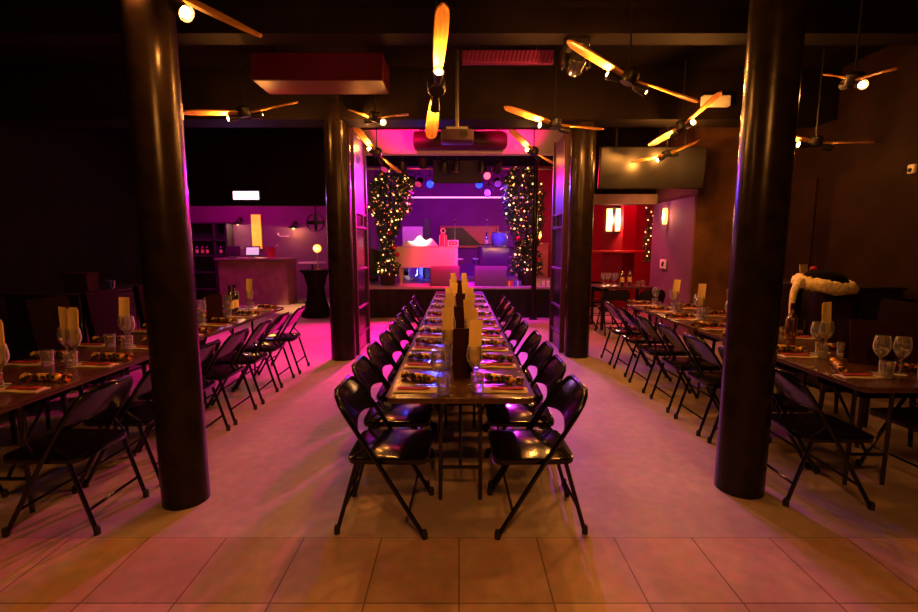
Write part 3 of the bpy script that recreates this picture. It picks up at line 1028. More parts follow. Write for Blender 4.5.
t = thing('exit_sign', 'bright white lit box sign on the dark wall over the left opening', 'sign', (-4.0, 9.05, 2.42))
MB().box((0, 0.02, 0), (0.53, 0.05, 0.19), bevel=0.008).build('case', 'dark_metal', t)
MB().box((0, -0.012, 0), (0.48, 0.02, 0.15), bevel=0.004).build('diffuser', 'exit_diffuser', t)
light('exit_glow', 'AREA', (0, -0.05, 0), 5, (0.8, 0.25, 1.0), None, parent=t, size=(0.45, 0.13)).rotation_euler = (R(-90), 0, 0)

# ------------------------------------------------------------------ stage rig
tr = thing('lighting_bar', 'dark horizontal lighting bar over the stage carrying the stage lamps', 'truss', (0, 10.4, 3.12))
MB().tube([(-2.2, 0, 0), (2.2, 0, 0)], 0.026, 12).build('bar', 'steel', tr)
for k in (-1.8, 0, 1.8):
    MB().tube([(k, 0, 0), (k, 0, CEIL - 3.12)], 0.012, 8).build('hanger', 'dark_metal', tr)
LABS = {'stage_lamp_blue': ('lens_blue', ['blue shining stage lamp left of the dark hanging panel, under the lighting bar', 'brighter blue stage lamp right of centre on the lighting bar']),
        'stage_lamp_red': ('lens_red', ['red shining stage lamp above the brighter blue one']),
        'stage_lamp_magenta': ('lens_magenta', ['round dim stage lamp nearest the left tree on the lighting bar']),
        'stage_lamp_violet': ('lens_violet', ['round dim stage lamp nearest the right tree on the lighting bar']),
        'stage_lamp_pink': ('lens_pink', ['dim pinkish stage lamp hanging just right of the brighter blue lamp'])}
cnt = {}


def par_can(name, label, loc, aim, color, power, cone, lens, hang=None, blend=0.75, group='stage lamps'):
    q = (Vector(aim) - Vector(loc)).to_track_quat('-Z', 'Y').to_euler()
    t = thing('stage_lamp', label, 'stage lamp', loc, q, group)
    MB().lathe([(0.05, 0.10), (0.07, 0.06), (0.085, -0.08), (0.09, -0.10), (0.082, -0.10), (0.075, -0.085)], 20, capt=False).build('can', 'dark_metal', t)
    le = MB().lathe([(0.075, -0.092), (0.06, -0.098), (0.03, -0.10)], 20).build('lens', lens, t)
    m = MB()
    for k in range(10):
        a = 2 * PI * k / 10
        m.sphere((0.055 * math.cos(a), 0.055 * math.sin(a), -0.1), 0.010, 8, 6)
    m.build('led_ring', lens, le)
    m = MB()
    for s in (1, -1):
        m.tube([(s * 0.098, 0, 0), (s * 0.098, 0.10, 0.03), (s * 0.05, 0.16, 0.05), (0, 0.17, 0.05)], 0.009, 8)
    m.build('yoke', 'dark_metal', t)
    light('spot', 'SPOT', (0, 0, -0.12), power, color, None, 0.05, cone, blend, parent=t)
    # drop tube up to the bar or beam
    top = hang if hang else 3.12
    dr = MB().tube([(loc[0], loc[1], loc[2] + (0.12 if not hang or hang > loc[2] else -0.1)), (loc[0], loc[1] + (0.05 if not hang else 0), top)], 0.010, 8).build('drop_tube', 'dark_metal')
    mw = q.to_matrix().to_4x4()
    mw.translation = loc
    dr.parent = t
    dr.matrix_parent_inverse = mw.inverted()
    return t


for nm, loc, aim, colr, pw, cone in RIG:
    k = cnt.get(nm, 0)
    cnt[nm] = k + 1
    lens, labs = LABS[nm]
    par_can(nm, labs[k], loc, aim, colr, pw, cone, lens)
# unseen wash lamps added to light back wall, fascia, instruments and left aisle
WASH = [
    ('added dim violet lamp on the lighting bar turned to the back wall at left', (-1.05, 10.5, 2.90), (-0.9, 13.2, 1.9), (0.42, 0.0, 0.60), 170, 110, 'lens_violet', None),
    ('added dim violet lamp on the lighting bar turned to the back wall at right', (1.05, 10.5, 2.90), (0.9, 13.2, 1.9), (0.50, 0.0, 0.50), 170, 110, 'lens_violet', None),
    ('added dim pink lamp under the ceiling beam turned to the white fascia at left', (-0.95, 6.55, 3.30), (-0.95, 9.1, 3.80), (1.0, 0.0, 0.11), 1100, 36, 'lens_magenta', 3.62),
    ('added dim pink lamp under the ceiling beam turned to the white fascia at right', (0.98, 6.55, 3.30), (0.98, 9.1, 3.80), (1.0, 0.0, 0.13), 800, 36, 'lens_magenta', 3.62),
    ('added dim amber lamp behind the fascia turned to the cream piano', (-1.1, 9.45, 3.02), (-1.25, 10.3, 1.15), (1.0, 0.22, 0.02), 95, 30, 'lens_pink', 3.60),
    ('added dim rose lamp behind the fascia turned to the cream piano', (-0.3, 9.45, 3.02), (-0.5, 10.3, 1.25), (1.0, 0.0, 0.17), 300, 46, 'lens_pink', 3.60),
    ('added dim white lamp behind the fascia turned to the white cloth', (-0.7, 9.45, 3.10), (-0.86, 10.66, 1.58), (1.0, 0.85, 0.8), 420, 20, 'lens_pink', 3.60),
    ('added dim blue lamp behind the fascia turned to the dark piano', (0.75, 9.45, 3.02), (0.75, 11.2, 1.25), (0.12, 0.02, 1.0), 500, 70, 'lens_violet', 3.60),
    ('added dim red lamp behind the fascia turned to the left floor monitor', (-0.05, 9.45, 3.02), (-0.35, 9.95, 0.8), (1.0, 0.0, 0.12), 900, 46, 'lens_magenta', 3.60),
    ('added dim purple lamp behind the fascia turned to the right floor monitor', (0.45, 9.45, 3.02), (0.75, 9.95, 0.8), (0.6, 0.0, 0.6), 900, 60, 'lens_magenta', 3.60),
]
WASH.append(('added dim magenta lamp behind the fascia turned to the left aisle floor', (-1.42, 9.45, 3.02), (-2.5, 7.3, 0.0), (1.0, 0.0, 0.30), 1700, 62, 'lens_magenta', 3.60))
WASH.append(('added blue floor lamp under the cream piano turned to the equipment case', (-1.33, 11.42, DK + 0.2), (-0.4, 11.62, DK + 0.2), (0.06, 0.08, 1.0), 60, 90, 'lens_blue', DK + 0.01))
for lab, loc, aim, colr, pw, cone, lens, hang in WASH:
    par_can('wash', lab, loc, aim, colr, pw, cone, lens, hang, group='added wash lamps')

t = thing('suspended_screen', 'dark violet rectangular panel hung over the middle of the stage', 'panel', (-0.03, 9.9, 2.98))
MB().box((0, 0, 0), (1.0, 0.08, 0.46), bevel=0.01).build('panel', 'panel_violet', t)
for k in (-0.4, 0.4):
    MB().tube([(k, 0, 0.22), (k, 0, CEIL - 2.98)], 0.01, 8).build('hanger', 'dark_metal', t)
t = thing('roller_screen', 'rolled maroon projection screen case across the stage fascia', 'projection screen', (0.0, 8.8, 3.36))
MB().lathe([(0.10, -0.82), (0.16, -0.80), (0.165, 0.78), (0.13, 0.85), (0.08, 0.87)], 28, (0, 0, 0), (0, PI / 2, 0)).build('case', 'roller_maroon', t)
for k in (-0.7, 0.7):
    MB().tube([(k, 0, 0.14), (k, 0, CEIL - 3.36)], 0.012, 8).build('hanger', 'dark_metal', t)
t = thing('light_batten', 'thin glowing pink light batten high across the stage back wall', 'light', (0.1, 13.1, 2.78))
MB().box((0, 0.03, 0), (3.6, 0.05, 0.06), bevel=0.006).build('housing', 'dark_metal', t)
MB().box((0, -0.002, 0), (3.55, 0.02, 0.045), bevel=0.004).build('tube', 'batten_glow', t)

# ------------------------------------------------------------------ instruments on the stage
def piano(label, loc, w, d, z0, z1, m, mirror):
    t = thing('grand_piano', label, 'piano', loc)
    s = -1 if mirror else 1
    pl = [(-w / 2 * s, -d / 2), (w / 2 * s - 0.08 * s, -d / 2)]
    for k in range(6):
        a = R(-90 + 90 * k / 5)
        pl.append((s * (w / 2 - 0.08 + 0.08 * math.cos(a)), -d / 2 + 0.08 + 0.08 * math.sin(a)))
    pl += [(s * w / 2, d / 2 * 0.9), (s * w * 0.40, d / 2)]
    for k in range(1, 9):
        u = k / 9
        pl.append((s * (w * 0.40 - u * w * 0.88), d / 2 - (0.5 - 0.5 * math.cos(u * PI)) * d * 0.45))
    pl.append((-w / 2 * s, -d / 2 + 0.35 * d))
    MB().prism(pl, z1 - z0 - 0.03, (0, 0, z0), bevel=0.012).build('rim', m, t)
    MB().prism([(x * 1.015, y * 1.015) for x, y in pl], 0.025, (0, 0, z1 - 0.028), bevel=0.005).build('lid', m, t)
    for px, py in ((-w * 0.38, -d * 0.3), (w * 0.38, -d * 0.3), (w * 0.30 * s, d * 0.3)):
        MB().lathe([(0.035, 0.0), (0.035, 0.02), (0.045, 0.06), (0.06, z0)], 14, (px, py, 0)).build('leg', m, t)
    kb = MB().box((s * (w / 2 + 0.05), 0.0, z0 + 0.12), (0.14, d * 0.72, 0.10), bevel=0.01).build('keybed', 'dark_piano', t)
    k = MB()
    n = 24
    for i in range(n):
        k.box((s * (w / 2 + 0.055), -d * 0.34 + d * 0.68 * (i + 0.5) / n, z0 + 0.178), (0.12, d * 0.68 / n - 0.002, 0.015))
    k.build('white_keys', 'key_white', kb)
    return t


piano('cream grand piano with glossy side at stage left', (-0.74, 10.75, DK), 1.44, 0.85, 0.36, 0.82, 'cream_piano', False)
piano('dark grand piano with violet glossy side at stage right', (1.02, 11.0, DK), 1.16, 0.85, 0.36, 0.82, 'dark_piano', True)


def wedge(label, x, y, w, rz=0):
    t = thing('floor_monitor', label, 'monitor speaker', (x, y, DK), (0, 0, rz))
    poly = [(-0.22, 0.0), (0.22, 0.0), (0.22, 0.12), (0.02, 0.40), (-0.16, 0.42), (-0.24, 0.30)]
    MB().prism([(a, b) for a, b in poly], w, (-w / 2, 0, 0), (R(90), 0, R(90)), bevel=0.012).build('cabinet', 'monitor_grey', t)
    MB().box((0, 0.155, 0.255), (w - 0.08, 0.012, 0.30), (R(-35.5), 0, 0)).build('grille', 'screen_black', t)
    for s in (1, -1):
        MB().box((s * (w / 2 + 0.004), 0, 0.2), (0.012, 0.14, 0.05), bevel=0.004).build('side_handle', 'screen_black', t)
    MB().box((0, -0.02, 0.012), (w - 0.06, 0.3, 0.022)).build('rubber_base', 'rubber', t)
    return t


wedge('wedge floor monitor at the stage edge in front of the cream piano', -0.29, 9.98, 0.60)
wedge('wedge floor monitor at the stage edge in front of the dark piano', 0.68, 9.98, 0.66, R(-6))
t = thing('loudspeaker', 'tilted loudspeaker box left of the left decorated tree', 'loudspeaker', (-2.08, 10.5, DK + 0.06), (0, R(18), R(20)))
MB().box((0, 0, 0.42), (0.36, 0.36, 0.62), bevel=0.015).build('cabinet', 'monitor_grey', t)
MB().box((0, -0.185, 0.42), (0.32, 0.012, 0.56)).build('grille', 'screen_black', t)
MB().box((0, 0, 0.06), (0.34, 0.34, 0.10)).build('stand', 'black_paint', t)

PT = DK + 0.82
m = MB()
def heap(u, v):
    e = max(0.0, math.sin(u * PI)) ** 0.5 * max(0.0, math.sin(v * PI)) ** 0.5
    return (-0.40 + 0.80 * u, -0.2 + 0.4 * v, 0.004 + e * (0.15 + 0.05 * math.sin(u * 17) + 0.04 * math.sin(v * 9 + u * 6)))
m.grid(heap, 36, 16)
hp = m.build('white_cloth', 'papers_white')
hp.location = (-0.86, 10.62, PT)
tag(hp, 'crumpled bright white cloth heaped on the cream piano', 'cloth')
t = thing('lantern', 'pink lantern with a ring handle on the cream piano', 'lantern', (-0.35, 10.5, PT))
MB().lathe([(0.085, 0), (0.085, 0.02), (0.075, 0.03), (0.075, 0.22), (0.09, 0.235), (0.03, 0.29)], 16).build('body', 'pink_plush', t)
MB().tube([(0.05 * math.cos(2 * PI * k / 16), 0, 0.34 + 0.05 * math.sin(2 * PI * k / 16)) for k in range(16)], 0.010, 8, closed=True).build('ring_handle', 'papers_white', t)
m = MB()
for k in range(4):
    a = k * PI / 2 + 0.4
    m.tube([(0.086 * math.cos(a), 0.086 * math.sin(a), 0.02), (0.086 * math.cos(a), 0.086 * math.sin(a), 0.235)], 0.008, 6)
m.build('frame', 'papers_white', t)
t = thing('sign_box', 'small red box with white border on the cream piano', 'box', (-0.13, 10.45, PT))
MB().box((0, 0, 0.07), (0.24, 0.06, 0.14), bevel=0.01).build('box', 'papers_white', t)
MB().box((0, -0.032, 0.07), (0.18, 0.006, 0.08)).build('red_face', 'red_box', t)
for q in (-0.035, 0.035):
    MB().tube([(q, -0.034, 0.07), (q, -0.04, 0.07)], 0.02, 12).build('round_spot', 'papers_white', t)
bb = make_bottle('blue glinting bottle on the cream piano beside the white cloth', BLUEGLASS)
bb.location = (-0.40, 10.78, PT)
bb = make_bottle('blue glinting bottle on the dark piano left of the drum', BLUEGLASS)
bb.location = (0.62, 10.7, PT)
t = thing('drum', 'blue barrel drum standing on the dark piano', 'drum', (0.92, 10.75, PT))
MB().lathe([(0.15, 0), (0.185, 0.08), (0.19, 0.2), (0.165, 0.31)], 24).build('shell', 'drum_shell', t)
MB().lathe([(0.168, 0.295), (0.172, 0.30), (0.172, 0.318), (0.15, 0.322)], 24).build('rim', 'steel', t)
MB().lathe([(0.155, 0.0), (0.16, 0.012), (0.158, 0.02)], 24).build('foot_ring', 'steel', t)


def mic_stand(x, y, z, h, label):
    t = thing('microphone_stand', label, 'microphone stand', (x, y, z))
    MB().lathe([(0.11, 0), (0.11, 0.012), (0.03, 0.022)], 20).build('base', 'dark_metal', t)
    MB().tube([(0, 0, 0.02), (0, 0, h)], 0.011, 8).build('pole', 'steel', t)
    mc = MB().tube([(0, 0.02, h), (0, -0.10, h + 0.06)], [0.012, 0.02], 10).build('microphone', 'dark_metal', t)
    MB().sphere((0, -0.12, h + 0.07), 0.028, 10, 8).build('grille_head', 'steel', mc)
    return t


mic_stand(-0.10, 12.1, DK, 1.40, 'microphone stand between the pianos in front of the framed mirror')
mic_stand(0.70, 12.1, DK, 1.40, 'microphone stand behind the dark piano left of the drum')
t = thing('framed_mirror', 'wide dark mirror in an orange wood frame on the stage back wall', 'mirror', (0.29, 13.15, 1.72))
for a, s in (((0, 0, 0.27), (1.62, 0.05, 0.06)), ((0, 0, -0.27), (1.62, 0.05, 0.06)), ((-0.78, 0, 0), (0.06, 0.05, 0.5)), ((0.78, 0, 0), (0.06, 0.05, 0.5))):
    MB().box(a, s, bevel=0.008).build('frame_rail', 'frame_wood', t)
MB().box((0, 0.01, 0), (1.52, 0.02, 0.5)).build('glass', 'screen_black', t)
MB().prism([(-0.2, 0.25), (0.73, 0.25), (0.73, -0.2), (0.3, -0.2)], 0.01, (0, -0.005, 0), (R(90), 0, 0)).build('orange_panel', 'frame_wood', t, label='orange panel across the right half of the mirror')
t = thing('equipment_cabinet', 'tall grey cabinet behind the white cloth on the stage', 'cabinet', (-1.14, 11.9, DK))
MB().box((0, 0, 0.65), (0.5, 0.4, 1.30), bevel=0.01).build('body', 'white_plastic', t)
MB().box((0, -0.205, 0.85), (0.42, 0.012, 0.7), bevel=0.004).build('door', 'white_plastic', t)
MB().box((0.34, 0, 0.75), (0.16, 0.3, 1.5), bevel=0.008).build('side_post', 'shelf_dark', t)
t = thing('stool', 'blue lit padded stool under the cream piano', 'stool', (-1.0, 11.45, DK + 0.008))
MB().lathe([(0.17, 0.36), (0.18, 0.38), (0.18, 0.43), (0.15, 0.45)], 20).build('seat', 'blue_cloth', t)
MB().tube([(0, 0, 0.1), (0, 0, 0.37)], 0.02, 10).build('post', 'steel', t)
for k in range(3):
    a = k * 2 * PI / 3 + 0.5
    MB().tube([(0, 0, 0.14), (0.2 * math.cos(a), 0.2 * math.sin(a), 0.005)], 0.012, 8).build('leg', 'steel', t)
t = thing('road_case', 'blue equipment case on the stage below the cream piano', 'case', (-0.35, 11.6, DK + 0.006))
MB().box((0, 0, 0.2), (0.62, 0.4, 0.38), bevel=0.01).build('body', 'blue_cloth', t)
for q in (-0.31, 0.31):
    MB().box((q, 0, 0.2), (0.02, 0.42, 0.41), bevel=0.004).build('corner_strip', 'steel', t)
t = thing('rod_stand', 'cluster of tall blue rods in a stand at the left end of the stage', 'stand', (-2.05, 11.2, DK))
MB().lathe([(0.14, 0), (0.14, 0.05), (0.12, 0.5), (0.11, 0.5), (0.1, 0.06)], 16).build('holder', 'dark_metal', t)
for k in range(7):
    MB().tube([(random.uniform(-0.06, 0.06), random.uniform(-0.06, 0.06), 0.06), (random.uniform(-0.2, 0.2), random.uniform(-0.1, 0.1), 1.1 + 0.3 * random.random())], 0.018, 8).build('rod', 'drum_shell', t)


def tree(label_tree, label_lights, x, y, prof, nleaf, nbulb, seed, lean=0.0):
    """prof: list of (z, radius) above the deck; leafy column with a wide crown"""
    rg = random.Random(seed)
    t = thing('decorated_tree', label_tree, 'tree', (x, y, DK))
    MB().lathe([(0.12, 0), (0.15, 0.03), (0.18, 0.26), (0.19, 0.28), (0.165, 0.28), (0.15, 0.2)], 20).build('pot', 'pot', t)
    zt = prof[-1][0]
    MB().tube([(0, 0, 0.18), (0.02, 0.01, zt * 0.5), (lean, 0, zt - 0.1)], [0.035, 0.03, 0.015], 8).build('trunk', 'bark', t)

    def rad(z):
        for (a, ra), (b, rb) in zip(prof, prof[1:]):
            if a <= z <= b:
                return ra + (rb - ra) * (z - a) / (b - a)
        return 0.05
    def off(z):
        return lean * max(0.0, z - 0.9) / 1.2

    zs = [prof[0][0] + (zt - prof[0][0]) * (i / 999) for i in range(1000)]
    wts = [rad(z) for z in zs]
    m = MB()
    for _ in range(nleaf):
        z = rg.choices(zs, wts)[0]
        a = rg.uniform(0, 2 * PI)
        r = rad(z) * math.sqrt(rg.uniform(0.05, 1))
        p = Vector((off(z) + r * math.cos(a), r * math.sin(a), z))
        d = Vector((math.cos(a) + rg.uniform(-.7, .7), math.sin(a) + rg.uniform(-.7, .7), rg.uniform(-.6, .8))).normalized()
        e = d.cross(Vector((rg.uniform(-1, 1), rg.uniform(-1, 1), rg.uniform(-1, 1)))).normalized()
        l, w = rg.uniform(0.05, 0.10), rg.uniform(0.012, 0.022)
        v = [m.bm.verts.new(q) for q in (p, p + d * l * 0.5 + e * w, p + d * l, p + d * l * 0.5 - e * w)]
        m.bm.faces.new(v)
    m.build('foliage', 'leaf', t, smooth=False)
    s = thing('fairy_lights', label_lights, 'fairy lights', (x, y, DK), group='fairy lights on the stage trees')
    pts, bul = [], []
    turns = 13
    for k in range(nbulb * 3):
        u = k / (nbulb * 3 - 1)
        # even spread by area
        z = zs[min(999, int(999 * u))]
        a = u * turns * 2 * PI
        r = rad(z) * rg.uniform(0.86, 1.06)
        pts.append((off(z) + r * math.cos(a), r * math.sin(a), z + rg.uniform(-0.02, 0.02)))
    MB().tube(pts, 0.003, 4).build('wire', 'wire_green', s)
    me = None
    wp = [rad(p[2]) for p in pts]
    pick = sorted(set(rg.choices(range(len(pts)), wp, k=int(nbulb * 1.25))))
    for k in pick[:]:
        p = pts[k]
        if me is None:
            o = MB().sphere((0, 0, 0), 0.019, 10, 8).build('bulb', 'fairy_bulb', s)
            me = o.data
        else:
            o = bpy.data.objects.new('bulb', me)
            COL.objects.link(o)
            o.parent = s
        o.location = (p[0], p[1], p[2] - 0.012)
        sc = rg.uniform(0.6, 1.25)
        o.scale = (sc, sc, sc)
    m = MB()
    for _ in range(260):
        z = rg.choices(zs, wts)[0]
        a = rg.uniform(0, 2 * PI)
        r = rad(z) * rg.uniform(0.7, 1.02)
        m.sphere((off(z) + r * math.cos(a), r * math.sin(a), z), rg.uniform(0.006, 0.013), 6, 5)
    o = m.build('small_bulbs', 'fairy_amber', s)
    o['kind'] = 'stuff'
    return t


tree('slender potted evergreen tree with a wide crown at the left end of the stage', 'warm white fairy lights wound round the left stage tree', -1.52, 10.05,
     [(0.22, 0.20), (0.45, 0.24), (0.52, 0.12), (0.95, 0.13), (1.15, 0.22), (1.4, 0.26), (1.55, 0.42), (2.1, 0.44), (2.4, 0.2)], 5200, 76, 3, 0.12)
tree('slender potted evergreen tree with a wide crown at the right end of the stage', 'warm white fairy lights wound round the right stage tree', 1.42, 10.06,
     [(0.22, 0.34), (0.55, 0.32), (0.75, 0.22), (1.05, 0.28), (1.3, 0.38), (2.0, 0.42), (2.2, 0.34), (2.45, 0.16)], 5200, 76, 5, -0.10)
rg = random.Random(4)
for i, (x, y, z, w) in enumerate(((-1.34, 9.80, 1.45, 'left'), (-1.28, 9.84, 1.30, 'left'), (-1.42, 9.78, 1.75, 'left'), (1.62, 9.80, 1.20, 'right'), (1.22, 9.78, 1.62, 'right'), (1.30, 9.76, 2.2, 'right'))):
    t = thing('bauble', 'red bauble hanging %s on the %s stage tree' % (['second highest', 'lowest', 'highest', 'lowest', 'second highest', 'highest'][i], w), 'bauble', (x, y, z), group='red baubles on the stage trees')
    MB().sphere((0, 0, 0), 0.05, 14, 10).build('ball', 'bauble_red', t)
    MB().tube([(0, 0, 0.045), (0, 0, 0.065)], 0.012, 8).build('cap', 'brass', t)
    MB().tube([(0, 0, 0.06), (0, 0.05, 0.10), (0, 0.12, 0.12)], 0.003, 5).build('hook', 'brass', t)
for i, (x, m_, w) in enumerate(((1.02, 'red_box', 'red'), (1.20, 'blue_cloth', 'blue'), (1.78, 'papers_white', 'white'))):
    t = thing('gift_box', '%s wrapped gift box on the stage floor by the right tree' % w, 'gift box', (x + 0.02, 9.80, DK))
    MB().box((0, 0, 0.055), (0.15, 0.11, 0.11), bevel=0.004).build('box', m_, t)
    MB().box((0, 0, 0.056), (0.025, 0.114, 0.114)).build('ribbon', 'papers_white' if i < 2 else 'red_box', t)

t = thing('cabinet', 'orange wooden cabinet beyond the right end of the stage', 'cabinet', (2.12, 12.55, DK))
MB().box((0, 0, 0.43), (0.42, 0.4, 0.86), bevel=0.01).build('body', 'cabinet_orange', t)
for z in (0.24, 0.64):
    dr = MB().box((0, -0.205, z), (0.38, 0.015, 0.37), bevel=0.004).build('door', 'cabinet_orange', t)
    MB().sphere((0.12, -0.22, z), 0.015, 8, 6).build('knob', 'brass', dr)
MB().box((0, 0, 0.875), (0.46, 0.44, 0.03), bevel=0.005).build('top', 'frame_wood', t)
t = thing('table_lamp', 'small glowing candle lamp on the orange cabinet', 'lamp', (2.12, 12.5, DK + 0.891))
MB().lathe([(0.07, 0), (0.07, 0.015), (0.02, 0.03), (0.015, 0.10), (0.03, 0.12)], 16).build('base', 'brass', t)
MB().lathe([(0.02, 0.12), (0.05, 0.2), (0.035, 0.3), (0.01, 0.34)], 16).build('flame_bulb', 'amber_glow', t)
light('candle_light', 'POINT', (0, -0.10, 0.22), 14, (1.0, 0.5, 0.12), radius=0.04, parent=t)

# ------------------------------------------------------------------ left back area
t = thing('host_desk', 'purple lit panelled reception desk in the left opening', 'desk', (-5.15, 12.1, 0))
MB().box((0, 0, 0.56), (1.72, 0.66, 1.12), bevel=0.008).build('body', 'host_desk', t)
MB().box((0, -0.02, 1.15), (1.84, 0.78, 0.05), bevel=0.008).build('counter_top', 'desk_top', t)
for k, (a, b) in enumerate(((-0.85, -0.42), (-0.40, 0.32), (0.34, 0.85))):
    MB().box(((a + b) / 2, -0.335, 0.58), (b - a, 0.02, 1.0), bevel=0.006).build('front_panel', 'host_desk', t)
MB().box((0, -0.34, 0.05), (1.72, 0.03, 0.1)).build('plinth', 'desk_top', t)


def till(x, y, label, rz):
    t = thing('till_screen', label, 'till', (x, y, 1.175), (0, 0, rz))
    MB().box((0, 0.03, 0.01), (0.2, 0.18, 0.02), bevel=0.005).build('base', 'screen_black', t)
    MB().tube([(0, 0.06, 0.015), (0, 0.05, 0.16)], 0.02, 10).build('stem', 'screen_black', t)
    MB().box((0, 0.0, 0.17), (0.36, 0.025, 0.27), (R(-24), 0, 0), bevel=0.008).build('tablet', 'screen_black', t)
    MB().box((0, -0.016, 0.167), (0.30, 0.006, 0.20), (R(-24), 0, 0)).build('screen', 'screen_glow' if 'lit' in label else 'screen_black', t)
    return t


till(-5.72, 12.0, 'tilted till screen with dark face at the left end of the reception desk', R(12))
till(-5.22, 12.0, 'tilted till with lit pale screen on the reception desk', R(12))
t = thing('red_cup', 'large red ice bucket on the reception desk behind the tills', 'bucket', (-4.85, 12.25, 1.176))
MB().lathe([(0.09, 0), (0.12, 0.25), (0.125, 0.26), (0.11, 0.26), (0.085, 0.02)], 20).build('cup', 'ice_red', t)
MB().tube([(-0.05, 0, 0.03), (0.11, -0.02, 0.27), (0.20, -0.04, 0.33)], 0.008, 6).build('straw', 'papers_white', t)
t = thing('wall_light', 'tall glowing amber panel on the wall behind the reception desk', 'light panel', (-5.58, 13.12, 1.86))
MB().box((0, 0.05, 0), (0.29, 0.05, 0.96), bevel=0.008).build('frame', 'frame_wood', t)
MB().box((0, 0.015, 0), (0.25, 0.03, 0.92), bevel=0.004).build('panel', 'amber_glow', t)
light('amber_spill', 'AREA', (0, -0.04, 0), 10, (1.0, 0.45, 0.08), None, parent=t, size=(0.3, 0.9)).rotation_euler = (R(-90), 0, 0)


def barn_lamp(x, y, z, label, power, colr):
    t = thing('wall_lamp', label, 'wall lamp', (x, y, z), group='shaded wall lamps')
    MB().lathe([(0.05, 0), (0.05, 0.02)], 16, (0, 0.0, 0.12), (R(90), 0, 0)).build('wall_plate', 'dark_metal', t)
    MB().tube([(0, 0, 0.12), (0, -0.12, 0.16), (0, -0.20, 0.12), (0, -0.20, 0.06)], 0.01, 8).build('arm', 'dark_metal', t)
    sh = MB().lathe([(0.035, 0.07), (0.05, 0.05), (0.15, -0.04), (0.145, -0.04), (0.045, 0.04)], 24, (0, -0.2, 0), capt=False, capb=False).build('shade', 'dark_metal', t)
    MB().sphere((0, -0.2, -0.01), 0.035, 12, 8).build('bulb', 'warm_bulb', sh)
    light('lamp_light', 'POINT', (0, -0.2, -0.06), power, colr, radius=0.03, parent=t)


barn_lamp(-6.0, 13.15, 2.08, 'shaded wall lamp left of the amber panel behind the reception desk', 9, (1.0, 0.5, 0.3))
barn_lamp(-4.50, 13.15, 1.98, 'shaded wall lamp right of the reception desk over a bar table', 14, (1.0, 0.45, 0.15))
t = thing('back_bar_shelf', 'dark open back bar shelving left of the reception desk', 'shelving', (-6.75, 12.95, 0))
for x in (-0.5, 0.18, 0.5):
    MB().box((x, 0, 1.05), (0.06, 0.36, 2.1), bevel=0.004).build('upright', 'shelf_dark', t)
for z in (0.3, 0.75, 1.2, 1.62, 2.08):
    MB().box((0, 0, z), (1.0, 0.36, 0.04), bevel=0.004).build('shelf', 'shelf_dark', t)
MB().box((0, 0.17, 1.05), (1.0, 0.02, 2.1)).build('back_panel', 'shelf_dark', t)
for i, (x, c) in enumerate(((-7.1, BLUEGLASS), (-6.95, AMBER), (-6.82, BOTTLE), (-6.45, BLUEGLASS))):
    o = make_bottle('%s bottle on the back bar shelving, %s from the left' % (['blue', 'amber', 'dark', 'pale blue'][i], ORD[i]), c)
    o.location = (x, 12.85, 1.2205)
t = thing('wall_hook_rail', 'short white curved bracket on the mauve wall right of the amber panel', 'bracket', (-4.88, 13.16, 1.72))
MB().tube([(-0.12, 0, 0.08), (-0.08, -0.05, 0.03), (0.0, -0.06, 0.01), (0.2, -0.06, 0.01)], 0.014, 8).build('arm', 'papers_white', t)
MB().lathe([(0.03, 0), (0.03, 0.03)], 12, (-0.12, 0.02, 0.08), (R(90), 0, 0)).build('plate', 'papers_white', t)

t = thing('bar_table', 'round high bar table right of the reception desk', 'table', (-3.82, 12.3, 0))
MB().lathe([(0.34, 1.02), (0.35, 1.03), (0.35, 1.05), (0.34, 1.06)], 28).build('tabletop', 'white_plastic', t)
MB().tube([(0, 0, 0.03), (0, 0, 1.02)], 0.03, 12).build('post', 'dark_metal', t)
MB().lathe([(0.24, 0), (0.24, 0.015), (0.05, 0.035)], 24).build('base', 'dark_metal', t)
t = thing('cocktail_table', 'tall cocktail table draped in black cloth beside the left inner column', 'table', (-3.0, 9.85, 0))
m = MB()
m.lathe([(0.31, 0.0), (0.20, 0.35), (0.17, 0.62), (0.24, 0.88), (0.32, 0.965), (0.32, 0.98), (0.0, 0.985)], 36, capb=False)
for v in m.bm.verts:
    a = math.atan2(v.co.y, v.co.x)
    f = 1 + 0.05 * math.sin(a * 9) * (1 - v.co.z)
    v.co.x *= f
    v.co.y *= f
m.build('black_cloth', 'black_cloth', t)
MB().tube([(0, 0, 0.0), (0, 0, 0.955)], 0.03, 12).build('post', 'dark_metal', t)
t = thing('globe_lamp', 'glowing warm globe lamp on the black draped cocktail table', 'lamp', (-2.93, 9.8, 0.9865))
MB().lathe([(0.08, 0), (0.08, 0.015), (0.015, 0.03), (0.012, 0.36)], 16).build('stem', 'brass', t)
MB().sphere((0, 0, 0.44), 0.085, 16, 12).build('globe', 'globe_glow', t)
light('globe_light', 'POINT', (0, -0.14, 0.44), 8, (1.0, 0.45, 0.1), radius=0.06, parent=t)
t = thing('hanging_fan', 'dark round hanging fan high at the right end of the left opening', 'fan', (-3.12, 10.4, 1.98))
MB().lathe([(0.19, -0.05), (0.2, 0), (0.19, 0.05)], 24, (0, 0, 0), (R(90), 0, 0), capb=False, capt=False).build('cage', 'dark_metal', t)
for k in range(4):
    MB().box((0.09 * math.cos(k * PI / 2), 0, 0.09 * math.sin(k * PI / 2)), (0.17, 0.012, 0.08), (R(20), -k * PI / 2, 0), bevel=0.004).build('fan_blade', 'dark_metal', t)
MB().lathe([(0.04, -0.06), (0.05, 0.1)], 14, (0, 0, 0), (R(90), 0, 0)).build('motor', 'dark_metal', t)
MB().tube([(0, 0.02, 0.05), (0, 0.02, CEIL - 1.98)], 0.015, 8).build('hanging_rod', 'dark_metal', t)
